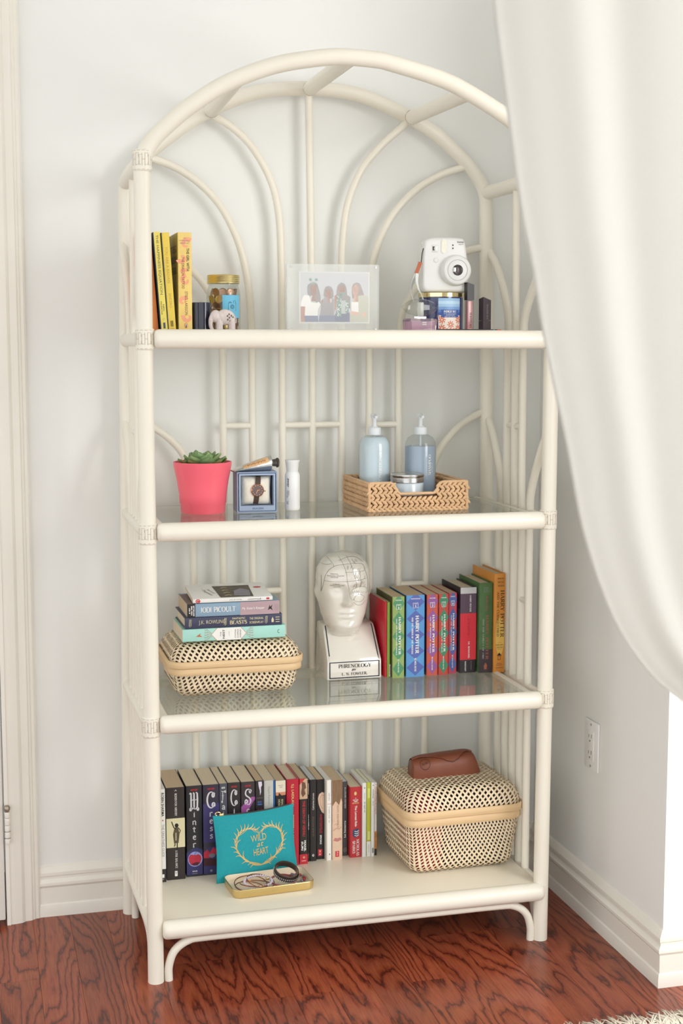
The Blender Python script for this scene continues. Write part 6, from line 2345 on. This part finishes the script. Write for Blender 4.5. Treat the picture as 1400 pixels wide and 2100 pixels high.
q = lambda px, py, y: (ci(px, py)[0], y, ci(px, py)[1])
strap('strap_tag', [q(228, 425, -.012), q(205, 480, -.014), q(178, 545, -.015), q(162, 585, -.015)], .0078, .0026, mat('tan leather tag', '#b5613f', .5))
strap('strap_ribbon', [q(164, 580, -.0150), q(140, 640, -.014), q(122, 710, -.008), q(128, 790, .0), q(142, 880, .004), q(160, 960, .004)], .0070, .0012, mat('pale strap', '#dcdedc', .6))
strap('strap_ribbon', [q(176, 578, -.0165), q(168, 640, -.018), q(172, 710, -.018), q(195, 790, -.018), q(235, 860, -.017), q(262, 930, -.016)], .0070, .0012, mat('pale strap', '#dcdedc', .6))

# perfume bottle with crystal stopper
pf = thing('perfume_bottle', 'pink perfume bottle with faceted crystal stopper on top shelf', 'bottle', (.6010, .1010, Z1), (0, 0, R(2)))
M_PKG = mat('pink perfume glass', '#fbeaf4', .04, trans=.9, ior=1.45, var=.05)
M_CRY = glassy('clear crystal', '#f6f7f5', 1.55)


def oct_loop(hx, hy, ch, z):
    return [(hx, -hy + ch, z), (hx, hy - ch, z), (hx - ch, hy, z), (-hx + ch, hy, z), (-hx, hy - ch, z), (-hx, -hy + ch, z), (-hx + ch, -hy, z), (hx - ch, -hy, z)]


pbot = MB().loft([oct_loop(.0330, .0140, .008, 0), oct_loop(.0345, .0150, .008, .003), oct_loop(.0370, .0165, .010, .0255), oct_loop(.0350, .0150, .010, .0290), oct_loop(.0150, .009, .004, .0300)]).build('bottle', M_PKG, pf, smooth=False)
MB().loft([oct_loop(.0285, .0110, .006, .004), oct_loop(.0300, .0120, .007, .0235)]).build('perfume', mat('pink perfume', '#f3c6dc', .1, trans=.6, var=.12, scale=60), pf, smooth=False)
MB().loft([oct_loop(.0145, .0085, .004, .0300), oct_loop(.0145, .0085, .004, .0335)]).build('collar', mat('silver collar', '#d3d1cf', .15, metal=1.0), pf, smooth=False)
mb = MB()
lp = []
for x, rz, ry in ((-.0425, .0008, .0005), (-.034, .0085, .006), (-.024, .0150, .010), (-.010, .0185, .0125), (.004, .0188, .013), (.018, .0165, .011), (.031, .0110, .0075), (.0425, .0010, .0008)):
    lp.append([(x, ry * math.cos(a), .0528 + rz * math.sin(a)) for a in [2 * PI * (k + .5) / 10 for k in range(10)]])
mb.loft(lp)
mb.build('crystal_stopper', M_CRY, pf, smooth=False)
MB().rbox(-.0075, .0075, -.0050, .0050, .0345, .0640, .002).build('stopper_core', mat('frosted core', '#e4e4e0', .15, trans=.4), pf)
d = Dec(pbot, lambda u, v, l: (u, -.0168 - l + (.0255 - v) * .07, v))
for q in range(2):
    for k in range(4):
        d.rect(.000 + k * .0024, .0014 + k * .0024, .0195 - q * .004, .0215 - q * .004, INK_W, 2, 'lettering')
d.done()

# lip gloss tube
lg = thing('lip_gloss', 'pink lip gloss tube with black slanted cap on top shelf', 'cosmetic', (.7350, .1650, Z1), (0, 0, R(6)))
hw_ = .0082
M_BLK = mat('satin black plastic', '#3a3838', .35)
MB().box(-hw_, hw_, -hw_, hw_, .0715, .1020).loft([[(-hw_, -hw_, .1020), (hw_, -hw_, .1020), (hw_, hw_, .1020), (-hw_, hw_, .1020)], [(-hw_, -hw_, .1100), (hw_, -hw_, .1050), (hw_, hw_, .1050), (-hw_, hw_, .1100)]]).build('cap', M_BLK, lg, smooth=False)
gtube = MB().rbox(-hw_, hw_, -hw_, hw_, 0, .0712, .001).build('tube', M_CLEAR, lg)
MB().rbox(-hw_ + .0022, hw_ - .0022, -hw_ + .0022, hw_ - .0022, .003, .0700, .001).build('gloss', mat('pink gloss', '#e1a09f', .25), lg)
d = Dec(gtube, lambda u, v, l: (u, -hw_ - l, v))
d.text('MORPHE', .0006, .028, .036, .0052, mat('plum ink', '#6c4a50', .5), rot=90, serif=True)
d.done()
# lipstick case
lk = thing('lipstick_case', 'dark plum lipstick case with slanted top beside lip gloss', 'cosmetic', (.7720, .1650, Z1), (0, 0, R(10)))
hw_ = .0098
M_PLM = mat('dark plum plastic', '#4b4247', .32)
MB().loft([[(-hw_, -hw_, z0), (hw_, -hw_, z1_), (hw_, hw_, z1_), (-hw_, hw_, z0)] for z0, z1_ in ((0, 0), (.0265, .0265))]).build('base', M_PLM, lk, smooth=False)
MB().loft([[(-hw_, -hw_, z0), (hw_, -hw_, z1_), (hw_, hw_, z1_ - .004 * (z0 > .05)), (-hw_, hw_, z0 - .004 * (z0 > .05))] for z0, z1_ in ((.0269, .0269), (.0785, .0715))]).build('cap', M_PLM, lk, smooth=False)
lcap = lk.children[-1] if lk.children else lk
d = Dec(lk, lambda u, v, l: (u, -.0098 - l, v))
d.text('MORPHE', .0005, .047, .034, .0040, mat('mauve ink', '#8d8089', .4), rot=90, serif=True)
d.done()
# lip pencil lying in front
lpz = thing('lip_pencil', 'dark lip liner pencil with orange tip lying at shelf front', 'pencil', (.7085, .0960, Z1 + .0036))
pbar = MB().tube([(-.074, 0, 0), (.066, 0, 0)], .0036, 6).build('barrel', mat('black lacquer', '#2d2728', .3), lpz, angle=20)
MB().tube([(.066, 0, 0), (.0752, 0, 0)], .0036, 6).build('tip', mat('coral tip', '#d8664e', .4), lpz, angle=20)
MB().tube([(.0580, 0, 0), (.0596, 0, 0)], .0037, 6).build('ring', mat('pale ring', '#b9c0c8', .3), lpz, angle=20)
d = Dec(pbar, lambda u, v, l: (u, -.0033 - l, v))
d.rect(-.030, -.006, .0006, .0013, INK_GREY)
d.rect(.030, .054, .0004, .0016, INK_GREY)
d.done()

# ------------------------------------------------------------------ curtain near the camera, swept aside
M_CUR = bpy.data.materials.new('sheer white cotton')
M_CUR.use_nodes = True
nt = M_CUR.node_tree
nt.nodes.clear()
o_ = N(nt, 'ShaderNodeOutputMaterial')
df = N(nt, 'ShaderNodeBsdfDiffuse')
tl = N(nt, 'ShaderNodeBsdfTranslucent')
tcn = N(nt, 'ShaderNodeTexCoord')
nz = N(nt, 'ShaderNodeTexNoise')
nz.inputs['Scale'].default_value = 400
nt.links.new(tcn.outputs['Object'], nz.inputs['Vector'])
rp = N(nt, 'ShaderNodeMix', data_type='RGBA')
rp.inputs['A'].default_value = lin('#dfddd8')
rp.inputs['B'].default_value = lin('#e7e5e0')
nt.links.new(nz.outputs['Fac'], rp.inputs['Factor'])
nt.links.new(rp.outputs['Result'], df.inputs['Color'])
nt.links.new(rp.outputs['Result'], tl.inputs['Color'])
mxs = N(nt, 'ShaderNodeMixShader')
mxs.inputs['Fac'].default_value = .48
nt.links.new(df.outputs[0], mxs.inputs[1])
nt.links.new(tl.outputs[0], mxs.inputs[2])
nt.links.new(mxs.outputs[0], o_.inputs['Surface'])

cu_t = thing('curtain', 'sheer white curtain swept aside at right in the foreground', 'curtain', (.62, -1.00, 0))
EDGE = [(0.292, 2.492), (0.311, 2.168), (0.33, 1.936), (0.348, 1.763), (0.367, 1.639), (0.38, 1.556), (0.394, 1.479), (0.409, 1.415), (0.425, 1.329), (0.444, 1.249), (0.464, 1.168), (0.492, 1.044), (0.539, 0.923), (0.595, 0.843), (0.651, 0.796), (0.714, 0.755), (0.796, 0.722)]
FAR = [(0.99, 2.492), (0.988, 2.168), (0.986, 1.936), (0.982, 1.762), (0.978, 1.646), (0.973, 1.554), (0.967, 1.473), (0.961, 1.391), (0.955, 1.31), (0.948, 1.229), (0.941, 1.148), (0.933, 1.067), (0.925, 0.986), (0.917, 0.916), (0.908, 0.859), (0.899, 0.812), (0.89, 0.772)]
E_ = cat_rom([(x + .003, 0, z) for x, z in EDGE], 4)
F_ = cat_rom([(x, 0, z) for x, z in FAR], 4)
NK = 90


def fold(k, t):
    amp = .0075 * (1 - .5 * t) + .0025
    y = amp * (math.sin(2 * PI * (k * 4.0 + .10)) + .22 * math.sin(2 * PI * (k * 7.3 + .3 + .2 * t)))
    y += .010 * math.exp(-(k / .040) ** 2) * (1 - .5 * t)       # turned hem at the edge
    return y


rows = []
for i, (a, b) in enumerate(zip(E_, F_)):
    t = i / (len(E_) - 1)
    rows.append([tuple(a.lerp(b, k / NK) + Vector((0, fold(k / NK, t), 0)) - Vector((.62, 0, 0))) for k in range(NK + 1)])
last = rows[-1]
for j in range(1, 8):          # gathered tail hanging below the tie
    z = -.09 * j
    sp = 1 + .10 * j
    cx = .215
    rows.append([(cx + (p[0] - cx) * (.75 if j == 1 else .62 + .05 * j) + .01 * j, p[1] * (1.4 + .25 * j), p[2] * (1 if j else 1) + z) for p in last])
cm = MB().grid(rows).build('drape', M_CUR, cu_t, angle=180)
so = cm.modifiers.new('cloth thickness', 'SOLIDIFY')
so.thickness = .0008
MB().tube([(.18 + .075 * math.cos(a), .045 * math.sin(a), .735 + .012 * math.cos(a)) for a in [2 * PI * k / 24 for k in range(24)]], .010, 8, closed=True).xform(Matrix.Translation((.035, 0, 0))).build('tie_band', M_CUR, cu_t)
rod = MB().capsule((-.56, 0, 2.50), (.46, 0, 2.50), .011, 14).build('rod', M_TRIM, cu_t)
for x in (-.54, .44):
    MB().tube([(x, 0, 2.50), (x, 0, 2.60)], .006, 8).build('bracket', M_TRIM, rod)

# ------------------------------------------------------------------ rug with fringe in the near corner
M_RUG = mat('cream rug pile', '#ddd4c6', .95, var=.18, scale=160, bump=.8, bscale=300)
rg_ = thing('fringed_rug', 'cream rug with knotted fringe at lower right corner', 'rug', (1.05, -.46, 0))
mb = MB()
rows = []
rr2 = random.Random(6)
for i in range(41):
    y = -1.3 * i / 40
    rows.append([(-.75 + 1.5 * k / 60, y, .0075 + rr2.uniform(-.0012, .0012)) for k in range(61)])
mb.grid(rows)
mb.box(-.75, .75, -1.3, 0, .0004, .0066)
mb.build('pile', M_RUG, rg_, angle=180)
fr_ = MB()
for k in range(150):
    x = -.75 + 1.5 * k / 149
    for s2 in range(5):
        a = rr2.gauss(0, .5)
        ln = rr2.uniform(.045, .072)
        p0 = Vector((x + rr2.uniform(-.003, .003), 0, .006))
        dr = Vector((math.sin(a), math.cos(a), 0))
        bend = Vector((rr2.uniform(-.010, .010), 0, rr2.uniform(.002, .012)))
        fr_.tube([p0, p0 + dr * ln * .35 + Vector((0, 0, .003)) + bend * .4, p0 + dr * ln * .72 + bend * .7 - Vector((0, 0, .002)), p0 + dr * ln + Vector((bend.x, 0, -.0025 + rr2.uniform(0, .004)))], [.0016, .0015, .0014, .0008], 5)
o = fr_.build('fringe', mat('cream yarn', '#e6dccb', .9, var=.1), rg_, angle=180)
o['kind'] = 'stuff'
